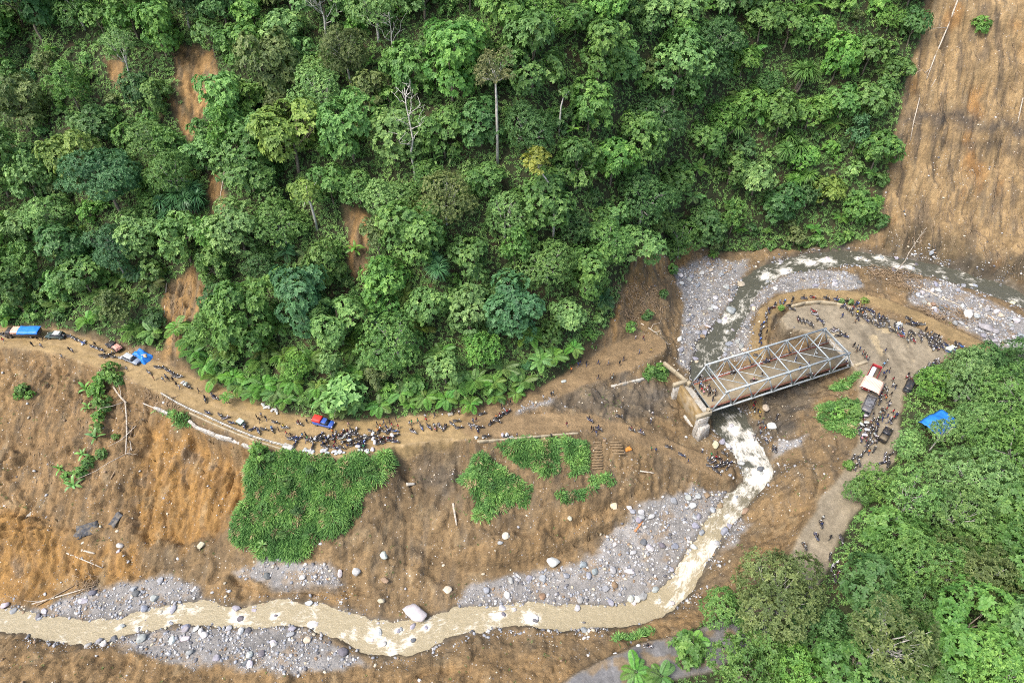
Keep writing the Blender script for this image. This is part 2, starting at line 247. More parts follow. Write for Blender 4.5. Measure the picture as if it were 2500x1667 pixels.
# cracks and runnels cut by water, and lumps of clay left standing by the river
def carve(line, w, dep):
    global Z
    x, y, _ = ground(*np.array(line, float).T); s = np.r_[0, np.cumsum(np.hypot(np.diff(x), np.diff(y)))]; t = np.linspace(0, s[-1], 120); q = np.stack([np.interp(t, s, x), np.interp(t, s, y)], 1)
    d, i = near(q, gx + jx * .35, gy + jy * .35); Z = Z - dep * np.exp(-(d / w) ** 2) * sst(0, 8, i) * sst(0, 8, 119 - i)
for ln, w, dep in [([(560,1095),(552,1140),(540,1200),(530,1260),(515,1310)], .45, 1.0), ([(588,1105),(575,1180),(560,1240),(540,1300)], .4, .8), ([(500,1080),(480,1180),(470,1290)], .4, .5), ([(430,1050),(420,1150),(390,1260)], .4, .5), ([(975,1125),(985,1230),(990,1330),(992,1400)], .5, .9), ([(1115,1095),(1118,1200),(1125,1300),(1060,1400)], .6, .8), ([(395,1000),(350,1080),(310,1160),(280,1250)], .7, .7),
                   ([(120,880),(110,1000),(60,1150)], .6, .6), ([(1040,1334),(1120,1376),(1200,1385),(1290,1364),(1370,1334),(1450,1294),(1540,1254)], .4, 1.0), ([(1360,1294),(1450,1244),(1560,1194)], .35, .7), ([(560,1402),(640,1446),(700,1430),(800,1446),(900,1430)], .35, .8), ([(1150,1440),(1080,1470),(1060,1500)], .3, .6), ([(0,1250),(100,1262),(200,1300),(300,1318)], .4, .6), ([(370,1390),(440,1375),(520,1370)], .3, .7), ([(1825,1275),(1860,1262),(1900,1285),(1850,1330)], .4, .8), ([(1240,1210),(1350,1180),(1430,1150)], .5, .5), ([(1300,1240),(1400,1200),(1480,1170)], .4, .4), ([(1900,1110),(1860,1160),(1850,1230),(1800,1300)], .6, .7), ([(1980,1140),(1900,1200),(1860,1270)], .5, .6), ([(1650,1500),(1690,1530),(1720,1560)], .35, .6), ([(1620,1520),(1650,1550),(1690,1580)], .35, .6), ([(1590,1525),(1620,1560),(1650,1590)], .35, .5), ([(1560,1060),(1660,1100),(1740,1140)], .3, .25), ([(2260,100),(2230,300),(2200,480)], .7, .9), ([(2400,60),(2370,250),(2340,420)], .6, .8), ([(2480,200),(2450,400),(2420,560)], .6, .8), ([(2320,300),(2300,460),(2280,600)], .5, .8)]: carve(ln, w, dep)
for pl, h in [([(495,1432),(550,1405),(640,1418),(692,1462),(650,1486),(560,1482)], 1.7), ([(698,1450),(760,1415),(870,1422),(905,1452),(850,1482),(760,1474)], 1.8), ([(1080,1330),(1200,1310),(1330,1290),(1360,1320),(1250,1365),(1130,1372)], 1.0), ([(1820,1200),(1900,1150),(1960,1180),(1900,1250),(1830,1270)], 1.0)]:
    sd_ = poly_sd(wpoly(pl), gx + jx * .7, gy + jy * .7); Z = Z + h * sst(-.6, 1.6, sd_)
ZG = Z.reshape(NY, NX)
# flatten the yard and the tracks into the terrain, then the river bed
ysd = poly_sd(yard_w, gx, gy); Z = lerp(Z, .3 + fbm(gx * .35, gy * .35, 3, 55) * .1, sst(-.9, .3, ysd))
road_d = np.full(len(gx), 99.0); rm = {}
for k in ('main', 'upper', 'lower', 'loop', 'right'):
    Q = trk[k]; d, i = near(Q, gx, gy); w2 = Q[i, 3] / 2
    rut = np.zeros(len(gx))
    for o in (-1.0, .9): rut -= .05 * np.exp(-((d - abs(o)) / .28) ** 2)
    zt = Q[i, 2] + rut + fbm(gx * .5, gy * .5, 3, 61) * .07
    t = 1 - sst(0, 1.3 if k != 'loop' else 1.0, d - w2); Z = lerp(Z, zt, t * (1 if k != 'loop' else 1 - sst(-.4, .4, ysd)))
    rm[k] = 1 - sst(-.5, .5, d - w2 + jx * .5); road_d = np.minimum(road_d, d - w2)
mask['yard'] = sst(-.8, .5, ysd + jx * .4)
EDGE = [(560,1045),(620,1066),(700,1095),(780,1111),(870,1115),(942,1106),(962,1092),(1040,1083),(1100,1075),(1160,1079)]
scarp_step([(455,1030),(520,1066),(616,1100)], 3.0, .4, 6, -.4)
scarp_step([(940,1106),(962,1090),(1040,1081),(1100,1073),(1162,1082)], 3.2, .4, 6, 0)
scarp_step([(-60,856),(100,858),(200,886),(300,926),(400,966)], 2.0, .7, 6, 0)
d_r, i_r = near(riv, gx, gy); wz = riv[i_r, 2]; hw = riv[i_r, 3] / 2 * np.where(wz < -10, .66, .85) * (1 + .34 * noise(gx * .13, gy * .13, 77) + .2 * noise(gx * .45, gy * .45, 78)) 
bed = wz - .15 - .75 * np.clip(1 - (d_r / hw) ** 2, 0, 1)
out = np.maximum(Z, wz + .12 + .05 * (d_r - hw))
Z = np.where(d_r < 30, lerp(bed, out, sst(-.25, 1.0, d_r - hw)), Z)
ZG = Z.reshape(NY, NX)
# ---------------------------------------------------------------- mesh and material helpers
def make_mesh(name, V, F, mats=(), smooth=False, attrs=None, mi=None):
    me = bpy.data.meshes.new(name); V = np.asarray(V, np.float32)
    if isinstance(F, np.ndarray):
        m, k = F.shape; tot = np.full(m, k, np.int32); flat = F.ravel().astype(np.int32)
    else:
        tot = np.array([len(f) for f in F], np.int32); flat = np.array([i for f in F for i in f], np.int32); m = len(F)
    me.vertices.add(len(V)); me.vertices.foreach_set('co', V.ravel())
    me.loops.add(len(flat)); me.loops.foreach_set('vertex_index', flat)
    me.polygons.add(m); me.polygons.foreach_set('loop_start', np.r_[0, np.cumsum(tot)[:-1]].astype(np.int32)); me.polygons.foreach_set('loop_total', tot)
    if smooth: me.polygons.foreach_set('use_smooth', np.ones(m, bool))
    for q in mats: me.materials.append(q)
    if mi is not None: me.polygons.foreach_set('material_index', np.asarray(mi, np.int32))
    for k, a in (attrs or {}).items():
        a = np.asarray(a, np.float32)
        if a.ndim == 1: t = me.attributes.new(k, 'FLOAT', 'POINT'); t.data.foreach_set('value', a)
        else: t = me.attributes.new(k, 'FLOAT_COLOR', 'POINT'); t.data.foreach_set('color', np.c_[a, np.ones(len(a))].astype(np.float32).ravel())
    me.update(); me.validate()
    return me
def link(name, me, parent=None, loc=None, rot=None, scale=None, color=None):
    o = bpy.data.objects.new(name, me); COL.objects.link(o)
    if parent: o.parent = parent
    if loc is not None: o.location = loc
    if rot is not None: o.rotation_euler = rot
    if scale is not None: o.scale = scale if hasattr(scale, '__len__') else (scale,) * 3
    if color is not None: o.color = tuple(color)[:3] + (1,)
    return o
def node(t, typ, **kw):
    n = t.nodes.new(typ)
    for k, v in kw.items(): setattr(n, k, v)
    return n
def mat(name, col=(.5, .5, .5), rough=.7, metal=0.0, var=.25, scale=3.0, bump=0.0, obj_color=False, spec=.3, dirt=None, dirt_amt=.45):
    """procedural paint: colour (or the object's own colour) x noise, optional mud splashes, optional bump"""
    m = bpy.data.materials.new(name); m.use_nodes = True; t = m.node_tree; b = t.nodes['Principled BSDF']
    b.inputs['Roughness'].default_value = rough; b.inputs['Metallic'].default_value = metal; b.inputs['Specular IOR Level'].default_value = spec
    tc = node(t, 'ShaderNodeTexCoord'); nz = node(t, 'ShaderNodeTexNoise'); nz.inputs['Scale'].default_value = scale; nz.inputs['Detail'].default_value = 4
    t.links.new(tc.outputs['Object'], nz.inputs['Vector'])
    mr = node(t, 'ShaderNodeMapRange'); mr.inputs[1].default_value = .3; mr.inputs[2].default_value = .7; mr.inputs[3].default_value = 1 - var; mr.inputs[4].default_value = 1 + var
    t.links.new(nz.outputs['Fac'], mr.inputs[0])
    vm = node(t, 'ShaderNodeVectorMath', operation='MULTIPLY')
    if obj_color: oi = node(t, 'ShaderNodeObjectInfo'); t.links.new(oi.outputs['Color'], vm.inputs[0])
    else: vm.inputs[0].default_value = col[:3]
    t.links.new(mr.outputs[0], vm.inputs[1]); last = vm.outputs[0]
    if dirt:
        mx = node(t, 'ShaderNodeMix', data_type='RGBA'); n2 = node(t, 'ShaderNodeTexNoise'); n2.inputs['Scale'].default_value = scale * .6; n2.inputs['Detail'].default_value = 5
        t.links.new(tc.outputs['Object'], n2.inputs['Vector']); r2 = node(t, 'ShaderNodeMapRange'); r2.inputs[1].default_value = .45; r2.inputs[2].default_value = .65; r2.inputs[4].default_value = dirt_amt
        t.links.new(n2.outputs['Fac'], r2.inputs[0]); t.links.new(r2.outputs[0], mx.inputs['Factor']); t.links.new(last, mx.inputs['A']); mx.inputs['B'].default_value = tuple(dirt) + (1,); last = mx.outputs['Result']
    t.links.new(last, b.inputs['Base Color'])
    if bump:
        bp = node(t, 'ShaderNodeBump'); bp.inputs['Strength'].default_value = bump; bp.inputs['Distance'].default_value = .1
        t.links.new(nz.outputs['Fac'], bp.inputs['Height']); t.links.new(bp.outputs[0], b.inputs['Normal'])
    return m
MUD = (.24, .165, .075)
def ground_mat():
    m = bpy.data.materials.new('ground_soil'); m.use_nodes = True; t = m.node_tree; b = t.nodes['Principled BSDF']
    at = node(t, 'ShaderNodeAttribute', attribute_name='Col'); aw = node(t, 'ShaderNodeAttribute', attribute_name='wet'); asn = node(t, 'ShaderNodeAttribute', attribute_name='stones')
    tc = node(t, 'ShaderNodeTexCoord')
    def nz(s, d=4, r=.6, stretch=None):
        n = node(t, 'ShaderNodeTexNoise'); n.inputs['Scale'].default_value = s; n.inputs['Detail'].default_value = d; n.inputs['Roughness'].default_value = r
        if stretch:
            mp = node(t, 'ShaderNodeMapping'); mp.inputs['Scale'].default_value = stretch; t.links.new(tc.outputs['Object'], mp.inputs['Vector']); t.links.new(mp.outputs[0], n.inputs['Vector'])
        else: t.links.new(tc.outputs['Object'], n.inputs['Vector'])
        return n.outputs['Fac']
    def mr(src, a, b_, c, d):
        n = node(t, 'ShaderNodeMapRange'); t.links.new(src, n.inputs[0])
        for k, v in zip((1, 2, 3, 4), (a, b_, c, d)): n.inputs[k].default_value = v
        return n.outputs[0]
    def mul(a, c):
        n = node(t, 'ShaderNodeMath', operation='MULTIPLY'); t.links.new(a, n.inputs[0])
        if hasattr(c, 'is_linked'): t.links.new(c, n.inputs[1])
        else: n.inputs[1].default_value = c
        return n.outputs[0]
    big = mr(nz(.12, 5), .3, .7, .78, 1.2); mid = mr(nz(.7, 6, .7), .3, .7, .72, 1.28); fine = mr(nz(4.0, 4, .7), .3, .7, .78, 1.22)
    f = mul(mul(big, mid), fine)
    vm = node(t, 'ShaderNodeVectorMath', operation='SCALE'); t.links.new(at.outputs['Color'], vm.inputs[0]); t.links.new(f, vm.inputs['Scale'])
    # pale pebbles and dark crumbs lying in the soil
    vo = node(t, 'ShaderNodeTexVoronoi'); vo.inputs['Scale'].default_value = 1.5; t.links.new(tc.outputs['Object'], vo.inputs['Vector'])
    sep = node(t, 'ShaderNodeSeparateColor'); t.links.new(vo.outputs['Color'], sep.inputs[0])
    dot = mul(mul(mr(vo.outputs['Distance'], .16, .24, 1, 0), mr(sep.outputs[0], .80, .83, 0, 1)), asn.outputs['Fac'])
    mx = node(t, 'ShaderNodeMix', data_type='RGBA'); t.links.new(dot, mx.inputs['Factor']); t.links.new(vm.outputs[0], mx.inputs['A']); mx.inputs['B'].default_value = (.52, .47, .40, 1)
    dk = mul(mul(mr(vo.outputs['Distance'], .2, .34, 1, 0), mr(sep.outputs[1], .78, .82, 0, .55)), asn.outputs['Fac'])
    mx2 = node(t, 'ShaderNodeMix', data_type='RGBA'); t.links.new(dk, mx2.inputs['Factor']); t.links.new(mx.outputs['Result'], mx2.inputs['A']); mx2.inputs['B'].default_value = (.07, .05, .035, 1)
    t.links.new(mx2.outputs['Result'], b.inputs['Base Color'])
    wn = mul(aw.outputs['Fac'], mr(nz(.35, 3), .42, .58, .15, 1)); t.links.new(mr(wn, 0, 1, .95, .32), b.inputs['Roughness']); b.inputs['Specular IOR Level'].default_value = .35
    bp = node(t, 'ShaderNodeBump'); bp.inputs['Distance'].default_value = .4; t.links.new(nz(1.2, 6, .62), bp.inputs['Height'])
    t.links.new(mr(aw.outputs['Fac'], 0, 1, 1.0, .3), bp.inputs['Strength']); t.links.new(bp.outputs[0], b.inputs['Normal'])
    return m
M_GROUND = ground_mat()

# ---------------------------------------------------------------- terrain colour (what the soil is), then one sheet cut into its kinds
def C(*c): return np.array(c)[None, :]
col = np.repeat(C(.235, .165, .09), len(gx), 0)      # bare brown earth
n1 = fbm(gx * .09, gy * .09, 4, 71); n2 = fbm(gx * .25, gy * .25, 4, 72); n3 = fbm(gx * .5, gy * .12, 4, 73)
def paint(c, m, var=.0):
    global col
    col = lerp(col, np.asarray(c)[None, :] * (1 + var * n2)[:, None], np.clip(m, 0, 1)[:, None])
paint((.30, .205, .105), sst(.0, .5, n1) * .8); paint((.17, .135, .095), sst(.1, .6, n3) * .6)
paint((.31, .20, .095), mask['brownscar'] * .85, .25); paint((.20, .145, .085), mask['brownscar'] * sst(.05, .5, n3) * .8)
paint((.33, .215, .10), mask['tan'] * .8, .2); paint((.37, .215, .075), mask['ochre'] * .92, .18); paint((.27, .165, .075), mask['ochre'] * sst(.1, .5, n3) * .6); paint((.19,.15,.11), mask['ochre'] * sst(.45, .8, n1 + n2 * .4) * .7)
paint((.37, .26, .135), mask['scarp'], .25); paint((.20, .15, .095), mask['scarp'] * sst(.0, .45, n3)); paint((.37, .19, .055), mask['scarp'] * sst(.35, .8, n1) * .7)
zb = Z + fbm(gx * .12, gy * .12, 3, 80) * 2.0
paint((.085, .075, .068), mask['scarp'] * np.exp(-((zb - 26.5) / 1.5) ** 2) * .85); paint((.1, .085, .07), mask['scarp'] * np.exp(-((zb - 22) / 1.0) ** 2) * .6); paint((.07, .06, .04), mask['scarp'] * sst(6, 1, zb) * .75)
paint((.34, .21, .085), mask['redscar'], .25); paint((.20, .155, .10), mask['redscar'] * sst(0, .4, n3) * .8)
paint((.165, .135, .10), mask['greymud'], .3); paint((.1, .095, .09), mask['greymud'] * sst(.1, .6, n2) * .6)
paint((.30, .29, .275), mask['gravel'] * .95, .2); paint((.27, .20, .125), mask['gravel'] * sst(.15, .6, n2) * .7)
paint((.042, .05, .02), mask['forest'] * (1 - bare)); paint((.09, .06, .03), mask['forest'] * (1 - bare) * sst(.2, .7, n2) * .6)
paint((.15, .15, .055), mask['grass'] * .8, .2)
roadm = np.maximum.reduce(list(rm.values())); wetm = np.zeros(len(gx))
paint((.36, .255, .12), rm['main'], .1); paint((.27, .185, .095), np.maximum(rm['upper'], rm['lower']) * .9, .2); paint((.31, .22, .105), rm['loop'], .15)
paint((.31, .26, .18), np.maximum(mask['yard'], rm['right']), .1)
mainx = sst(0, 25, gx - 5) * rm['main']; paint((.40, .255, .09), mainx * .8, .1)                       # the more orange stretch right of the pickup
paint((.21, .175, .12), mask['yardmud'] * sst(-.1, .3, n3 + .5 * n2) * .9); paint((.50, .40, .24), mask['yardmud'] * sst(.4, .6, n2) * .9)
asph = rm['right'] * sst(62, 50, gy); paint((.17, .17, .175), asph * .92); paint((.25, .18, .10), asph * sst(.0, .4, n2) * .85)
wetm = np.maximum.reduce([rm['main'], .8 * mask['yard'], .7 * rm['loop'], .9 * rm['right'], .3 * rm['lower'], .3 * rm['upper']])
rivm = 1 - sst(0, 1.2, d_r - hw); paint((.10, .085, .06), rivm * .8)
wet_bank = 1 - sst(.2, 1.6, d_r - hw); wetm = np.maximum(wetm, .8 * wet_bank); paint((.11, .095, .075), wet_bank * .5)
lump = fbm(gx * .8, gy * .5, 3, 75); strk = fbm(gx * .55, gy * .1, 4, 76)
soil = np.clip((1 - mf) + bare, 0, 1) * (1 - np.clip(roadm + mask['yard'], 0, 1)) * (1 - mask['gravel'])
col = col * (1 + soil * (.22 * lump + .22 * strk))[:, None]
col = lerp(col, C(.095, .07, .045), (soil * sst(.3, .7, strk + .5 * lump) * .45)[:, None]); col = lerp(col, C(.40, .31, .19), (soil * sst(.35, .75, fbm(gx * .3, gy * .18, 4, 79)) * .4)[:, None])
col = lerp(col, col.mean(1, keepdims=True), (.06 * soil * (1 - mask['ochre']))[:, None]); col = np.clip(col * lerp(.74, .68, soil)[:, None] * lerp(np.ones((1, 3)), C(1.0, .97, .88), soil[:, None]), .012, .8)
stones = np.clip(.85 * (1 - mf) * (1 - np.clip(roadm + mask['yard'], 0, 1)) * (1 - mask['grass']) * (1 - mask['gravel']) , 0, 1) * (.4 + .6 * sst(-.3, .4, n1))
stones = np.maximum(stones, mask['scarp'] * .6)
idx = np.arange(NX * NY).reshape(NY, NX)
FQ = np.stack([idx[:-1, :-1], idx[:-1, 1:], idx[1:, 1:], idx[1:, :-1]], -1).reshape(-1, 4)
def fm(a): return a[FQ].mean(1)
cls = np.zeros(len(FQ), int)                         # 0 open slope
for k, a in ((1, fm(mf) > .5), (2, fm(np.maximum(mask['scarp'], mask['redscar'])) > .5), (3, fm(mask['gravel']) > .5), (4, fm(np.maximum.reduce([rm['main'], rm['upper'], rm['lower'], rm['loop']])) > .5), (5, fm(mask['yard']) > .5), (6, fm(rm['right']) > .5)): cls[a] = k
VALL = np.stack([gx, gy, Z], 1)
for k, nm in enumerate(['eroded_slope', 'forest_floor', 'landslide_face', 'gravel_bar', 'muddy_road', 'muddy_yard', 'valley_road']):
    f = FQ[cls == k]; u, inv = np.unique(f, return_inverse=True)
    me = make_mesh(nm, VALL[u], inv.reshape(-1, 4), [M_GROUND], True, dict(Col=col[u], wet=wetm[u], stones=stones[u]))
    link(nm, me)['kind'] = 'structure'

# ---------------------------------------------------------------- river
def water_mat():
    m = bpy.data.materials.new('river_water'); m.use_nodes = True; t = m.node_tree; b = t.nodes['Principled BSDF']
    at = node(t, 'ShaderNodeAttribute', attribute_name='Col'); af = node(t, 'ShaderNodeAttribute', attribute_name='foam'); uv = node(t, 'ShaderNodeAttribute', attribute_name='flow')
    def nz(s, d, st):
        mp = node(t, 'ShaderNodeMapping'); mp.inputs['Scale'].default_value = st; t.links.new(uv.outputs['Vector'], mp.inputs['Vector'])
        n = node(t, 'ShaderNodeTexNoise'); n.inputs['Scale'].default_value = s; n.inputs['Detail'].default_value = d; n.inputs['Roughness'].default_value = .65; n.inputs['Distortion'].default_value = .8; t.links.new(mp.outputs[0], n.inputs['Vector']); return n.outputs['Fac']
    nf = nz(1.5, 10, (.5, 1.0, 1)); ad = node(t, 'ShaderNodeMath', operation='ADD'); t.links.new(nf, ad.inputs[0]); t.links.new(af.outputs['Fac'], ad.inputs[1])
    mr = node(t, 'ShaderNodeMapRange'); mr.inputs[1].default_value = .86; mr.inputs[2].default_value = 1.2; t.links.new(ad.outputs[0], mr.inputs[0])
    mx = node(t, 'ShaderNodeMix', data_type='RGBA'); t.links.new(mr.outputs[0], mx.inputs['Factor']); t.links.new(at.outputs['Color'], mx.inputs['A']); mx.inputs['B'].default_value = (.74, .71, .62, 1)
    t.links.new(mx.outputs['Result'], b.inputs['Base Color'])
    r = node(t, 'ShaderNodeMapRange'); r.inputs[3].default_value = .28; r.inputs[4].default_value = .7; t.links.new(mr.outputs[0], r.inputs[0]); t.links.new(r.outputs[0], b.inputs['Roughness'])
    b.inputs['Specular IOR Level'].default_value = .4
    bp = node(t, 'ShaderNodeBump'); bp.inputs['Strength'].default_value = .7; bp.inputs['Distance'].default_value = .2; t.links.new(nz(2.6, 4, (.6, 1, 1)), bp.inputs['Height']); t.links.new(bp.outputs[0], b.inputs['Normal'])
    return m
def river():
    Q = riv; tg = np.gradient(Q[:, :2], axis=0); tg /= np.linalg.norm(tg, axis=1)[:, None]; nm = np.stack([-tg[:, 1], tg[:, 0]], 1)
    seg = np.r_[0, np.cumsum(np.hypot(*np.diff(Q[:, :2], axis=0).T))]; s = np.arange(0, seg[-1], .35); n = len(s); nc = 29
    it = lambda a: np.interp(s, seg, a)
    c = np.stack([it(Q[:, 0]), it(Q[:, 1])], 1); nn = np.stack([it(nm[:, 0]), it(nm[:, 1])], 1); z = it(Q[:, 2]); w = it(Q[:, 3]) * .5 * 1.3 + .5
    lat = np.linspace(-1, 1, nc); P = c[:, None, :] + nn[:, None, :] * (lat[None, :, None] * w[:, None, None])
    slope = np.clip(-np.gradient(z, s), 0, 1); foam = np.clip(sst(.02, .2, slope) * .26 + .28 + .10 * sst(-9.5, -4, z) + .14 * noise(s * .05, s * 0, 3), 0, .62)
    px, py = P[..., 0], P[..., 1]; fl = foam[:, None] * (1 - .3 * np.abs(lat)[None, :]) + .22 * fbm(px * .16, py * .16, 3, 91) + .12 * noise(px * .6, py * .6, 95)
    for (rx, ry, rz, rs, tx, ty) in RIVROCKS:
        a_ = (px - rx) * tx + (py - ry) * ty; b_ = -(px - rx) * ty + (py - ry) * tx; fl = fl + .34 * np.exp(-(b_ / (rs * .7)) ** 2) * np.exp(-((a_ - rs * .5) / (rs * 1.1)) ** 2)
    zz = z[:, None] + .05 * noise(px * .9, py * .9, 90) + .30 * fl * np.abs(noise(px * .8, py * .8, 92)) + .06 * noise(px * 2, py * 2, 93)
    V = np.stack([px, py, zz], -1).reshape(-1, 3); i = np.arange(n * nc).reshape(n, nc)
    F = np.stack([i[:-1, :-1], i[:-1, 1:], i[1:, 1:], i[1:, :-1]], -1).reshape(-1, 4)
    k = sst(-9.5, -12.5, z)[:, None, None]; k = np.broadcast_to(k, (n, nc, 1))
    cc = lerp(np.array([.075, .075, .055]), np.array([.295, .25, .155]), k).reshape(-1, 3)
    me = make_mesh('river', V, F, [water_mat()], True, dict(Col=cc, foam=fl.ravel(), flow=np.stack([np.repeat(s, nc), (lat[None] * w[:, None]).ravel(), np.zeros(n * nc)], 1)))
    link('river_water', me)['kind'] = 'structure'
RIVROCKS = []
for _k in range(46):
    _i = random.randrange(30, len(riv) - 30); _t = riv[_i + 1, :2] - riv[_i - 1, :2]; _t = _t / np.linalg.norm(_t); _o = random.uniform(-.42, .42) * riv[_i, 3] * .75
    RIVROCKS.append((riv[_i, 0] - _t[1] * _o, riv[_i, 1] + _t[0] * _o, riv[_i, 2], random.choice([.8, 1.0, 1.2, 1.5, 1.9]), _t[0], _t[1]))
river()
# ---------------------------------------------------------------- registry of things (labels are written at the end)
THINGS = []                                          # (object, phrase, category, group, place offset)
def reg(o, phrase, cat, group=None, label=None):
    o['category'] = cat
    if group: o['group'] = group
    if label: o['label'] = label
    else: THINGS.append((o, phrase))
    return o
def empty(name, loc, rotz=0, scale=1, color=None, tilt=(0, 0)):
    o = bpy.data.objects.new(name, None); COL.objects.link(o); o.location = loc; o.rotation_euler = (tilt[0], tilt[1], rotz)
    o.scale = (scale,) * 3 if not hasattr(scale, '__len__') else scale; o.empty_display_size = .3
    return o
def unit(a): return a / (np.linalg.norm(a, axis=-1, keepdims=True) + 1e-9)

# ---------------------------------------------------------------- foliage
def leaf_mat(name, rough=.5, trans=.3, base=None):
    m = bpy.data.materials.new(name); m.use_nodes = True; t = m.node_tree; b = t.nodes['Principled BSDF']; out = t.nodes['Material Output']
    a = node(t, 'ShaderNodeAttribute', attribute_name='tone'); vm = node(t, 'ShaderNodeVectorMath', operation='SCALE'); t.links.new(a.outputs['Fac'], vm.inputs['Scale'])
    if base is None: oi = node(t, 'ShaderNodeObjectInfo'); t.links.new(oi.outputs['Color'], vm.inputs[0])
    else: vm.inputs[0].default_value = base
    # warm or cool drift from leaf to leaf
    hs = node(t, 'ShaderNodeHueSaturation'); mr = node(t, 'ShaderNodeMapRange'); mr.inputs[1].default_value = .6; mr.inputs[2].default_value = 1.5; mr.inputs[3].default_value = .515; mr.inputs[4].default_value = .475
    t.links.new(a.outputs['Fac'], mr.inputs[0]); t.links.new(mr.outputs[0], hs.inputs['Hue']); t.links.new(vm.outputs[0], hs.inputs['Color'])
    t.links.new(hs.outputs[0], b.inputs['Base Color']); b.inputs['Roughness'].default_value = rough; b.inputs['Specular IOR Level'].default_value = .35
    tr = node(t, 'ShaderNodeBsdfTranslucent'); t.links.new(hs.outputs[0], tr.inputs['Color']); ms = node(t, 'ShaderNodeMixShader'); ms.inputs[0].default_value = trans
    t.links.new(b.outputs[0], ms.inputs[1]); t.links.new(tr.outputs[0], ms.inputs[2]); t.links.new(ms.outputs[0], out.inputs['Surface'])
    return m
M_LEAF = leaf_mat('leaf'); M_FROND = leaf_mat('frond', .42, .25); M_GRASS = leaf_mat('grass_blade', .6, .3)
M_BARK = mat('bark', (.20, .17, .13), .9, scale=2, var=.4, bump=.5); M_PALE = mat('pale_bark', (.50, .48, .43), .85, scale=2.2, var=.35, bump=.3); M_DEAD = mat('bleached_wood', (.42, .37, .30), .9, scale=2.5, var=.4, bump=.4)
M_TWIG = mat('brown_driftwood', (.26, .19, .12), .9, scale=2.5, var=.45, bump=.4)
def leaves(c, d, n, L, Wd, droop=.15, tone=None, fold=.12):
    """N pointed leaves: base c, direction d, upward normal n"""
    N = len(c); L = np.broadcast_to(L, N)[:, None]; Wd = np.broadcast_to(Wd, N)[:, None]
    s = unit(np.cross(d, n)); up = unit(np.cross(s, d)); dz = np.array([[0, 0, -1.0]])
    m = c + d * L * .48; tip = c + d * L + dz * L * droop * 1.6; m = m + dz * L * droop * .3
    V = np.stack([c, m + s * Wd / 2 + up * L * fold, tip, m - s * Wd / 2 + up * L * fold], 1).reshape(-1, 3)
    b = np.arange(N)[:, None] * 4; F = np.concatenate([b + [[0, 1, 2]], b + [[0, 2, 3]]], 0)
    return V, F, np.repeat(tone if tone is not None else np.ones(N), 4)
def rosettes(P, Nn, k, L, rng, tone, el=(.0, .55), droop=.16, ratio=.46):
    """k leaves fanned about each normal"""
    M = len(P); a = unit(np.cross(Nn, unit(rng.normal(size=(M, 3))))); b = np.cross(Nn, a)
    ph = (np.arange(k)[None] * 2 * np.pi / k + rng.random((M, 1)) * 6.28 + rng.normal(size=(M, k)) * .25); e = rng.uniform(el[0], el[1], (M, k))
    d = np.cos(e)[..., None] * (np.cos(ph)[..., None] * a[:, None] + np.sin(ph)[..., None] * b[:, None]) + np.sin(e)[..., None] * Nn[:, None]
    Ls = L * rng.uniform(.7, 1.2, (M, k)); t = tone[:, None] * rng.uniform(.82, 1.2, (M, k))
    c = np.repeat(P[:, None], k, 1) + d * .05 * L
    return leaves(c.reshape(-1, 3), d.reshape(-1, 3), np.repeat(Nn[:, None], k, 1).reshape(-1, 3), Ls.ravel(), Ls.ravel() * ratio, droop, t.ravel())
def tube(path, rad, sides=6, cap=True):
    P = np.asarray(path, float); n = len(P); r = np.broadcast_to(rad, n); T = unit(np.gradient(P, axis=0))
    ref = np.array([0, 0, 1.0]) if abs(T[0, 2]) < .9 else np.array([1.0, 0, 0]); a = unit(np.cross(T, ref)); b = np.cross(T, a)
    ph = np.arange(sides) * 2 * np.pi / sides
    V = (P[:, None] + r[:, None, None] * (np.cos(ph)[None, :, None] * a[:, None] + np.sin(ph)[None, :, None] * b[:, None])).reshape(-1, 3)
    F = [[i * sides + j, i * sides + (j + 1) % sides, (i + 1) * sides + (j + 1) % sides, (i + 1) * sides + j] for i in range(n - 1) for j in range(sides)]
    if cap: F += [list(range(sides))[::-1], [(n - 1) * sides + j for j in range(sides)]]
    return V, F
def join(parts):
    V, F, o = [], [], 0
    for v, f in parts: V.append(v); F += [[i + o for i in q] for q in f]; o += len(v)
    return np.concatenate(V), F
def bend(p0, p1, n=5, wob=.1, rng=random, sag=0):
    p0, p1 = np.array(p0, float), np.array(p1, float); L = np.linalg.norm(p1 - p0); t = np.linspace(0, 1, n)[:, None]
    w = np.array([[rng.gauss(0, 1) for _ in range(3)] for _ in range(n)]) * wob * L * np.sin(t * np.pi); return p0 + (p1 - p0) * t + w * .5 + np.array([[0, 0, 1]]) * sag * L * np.sin(t * np.pi)
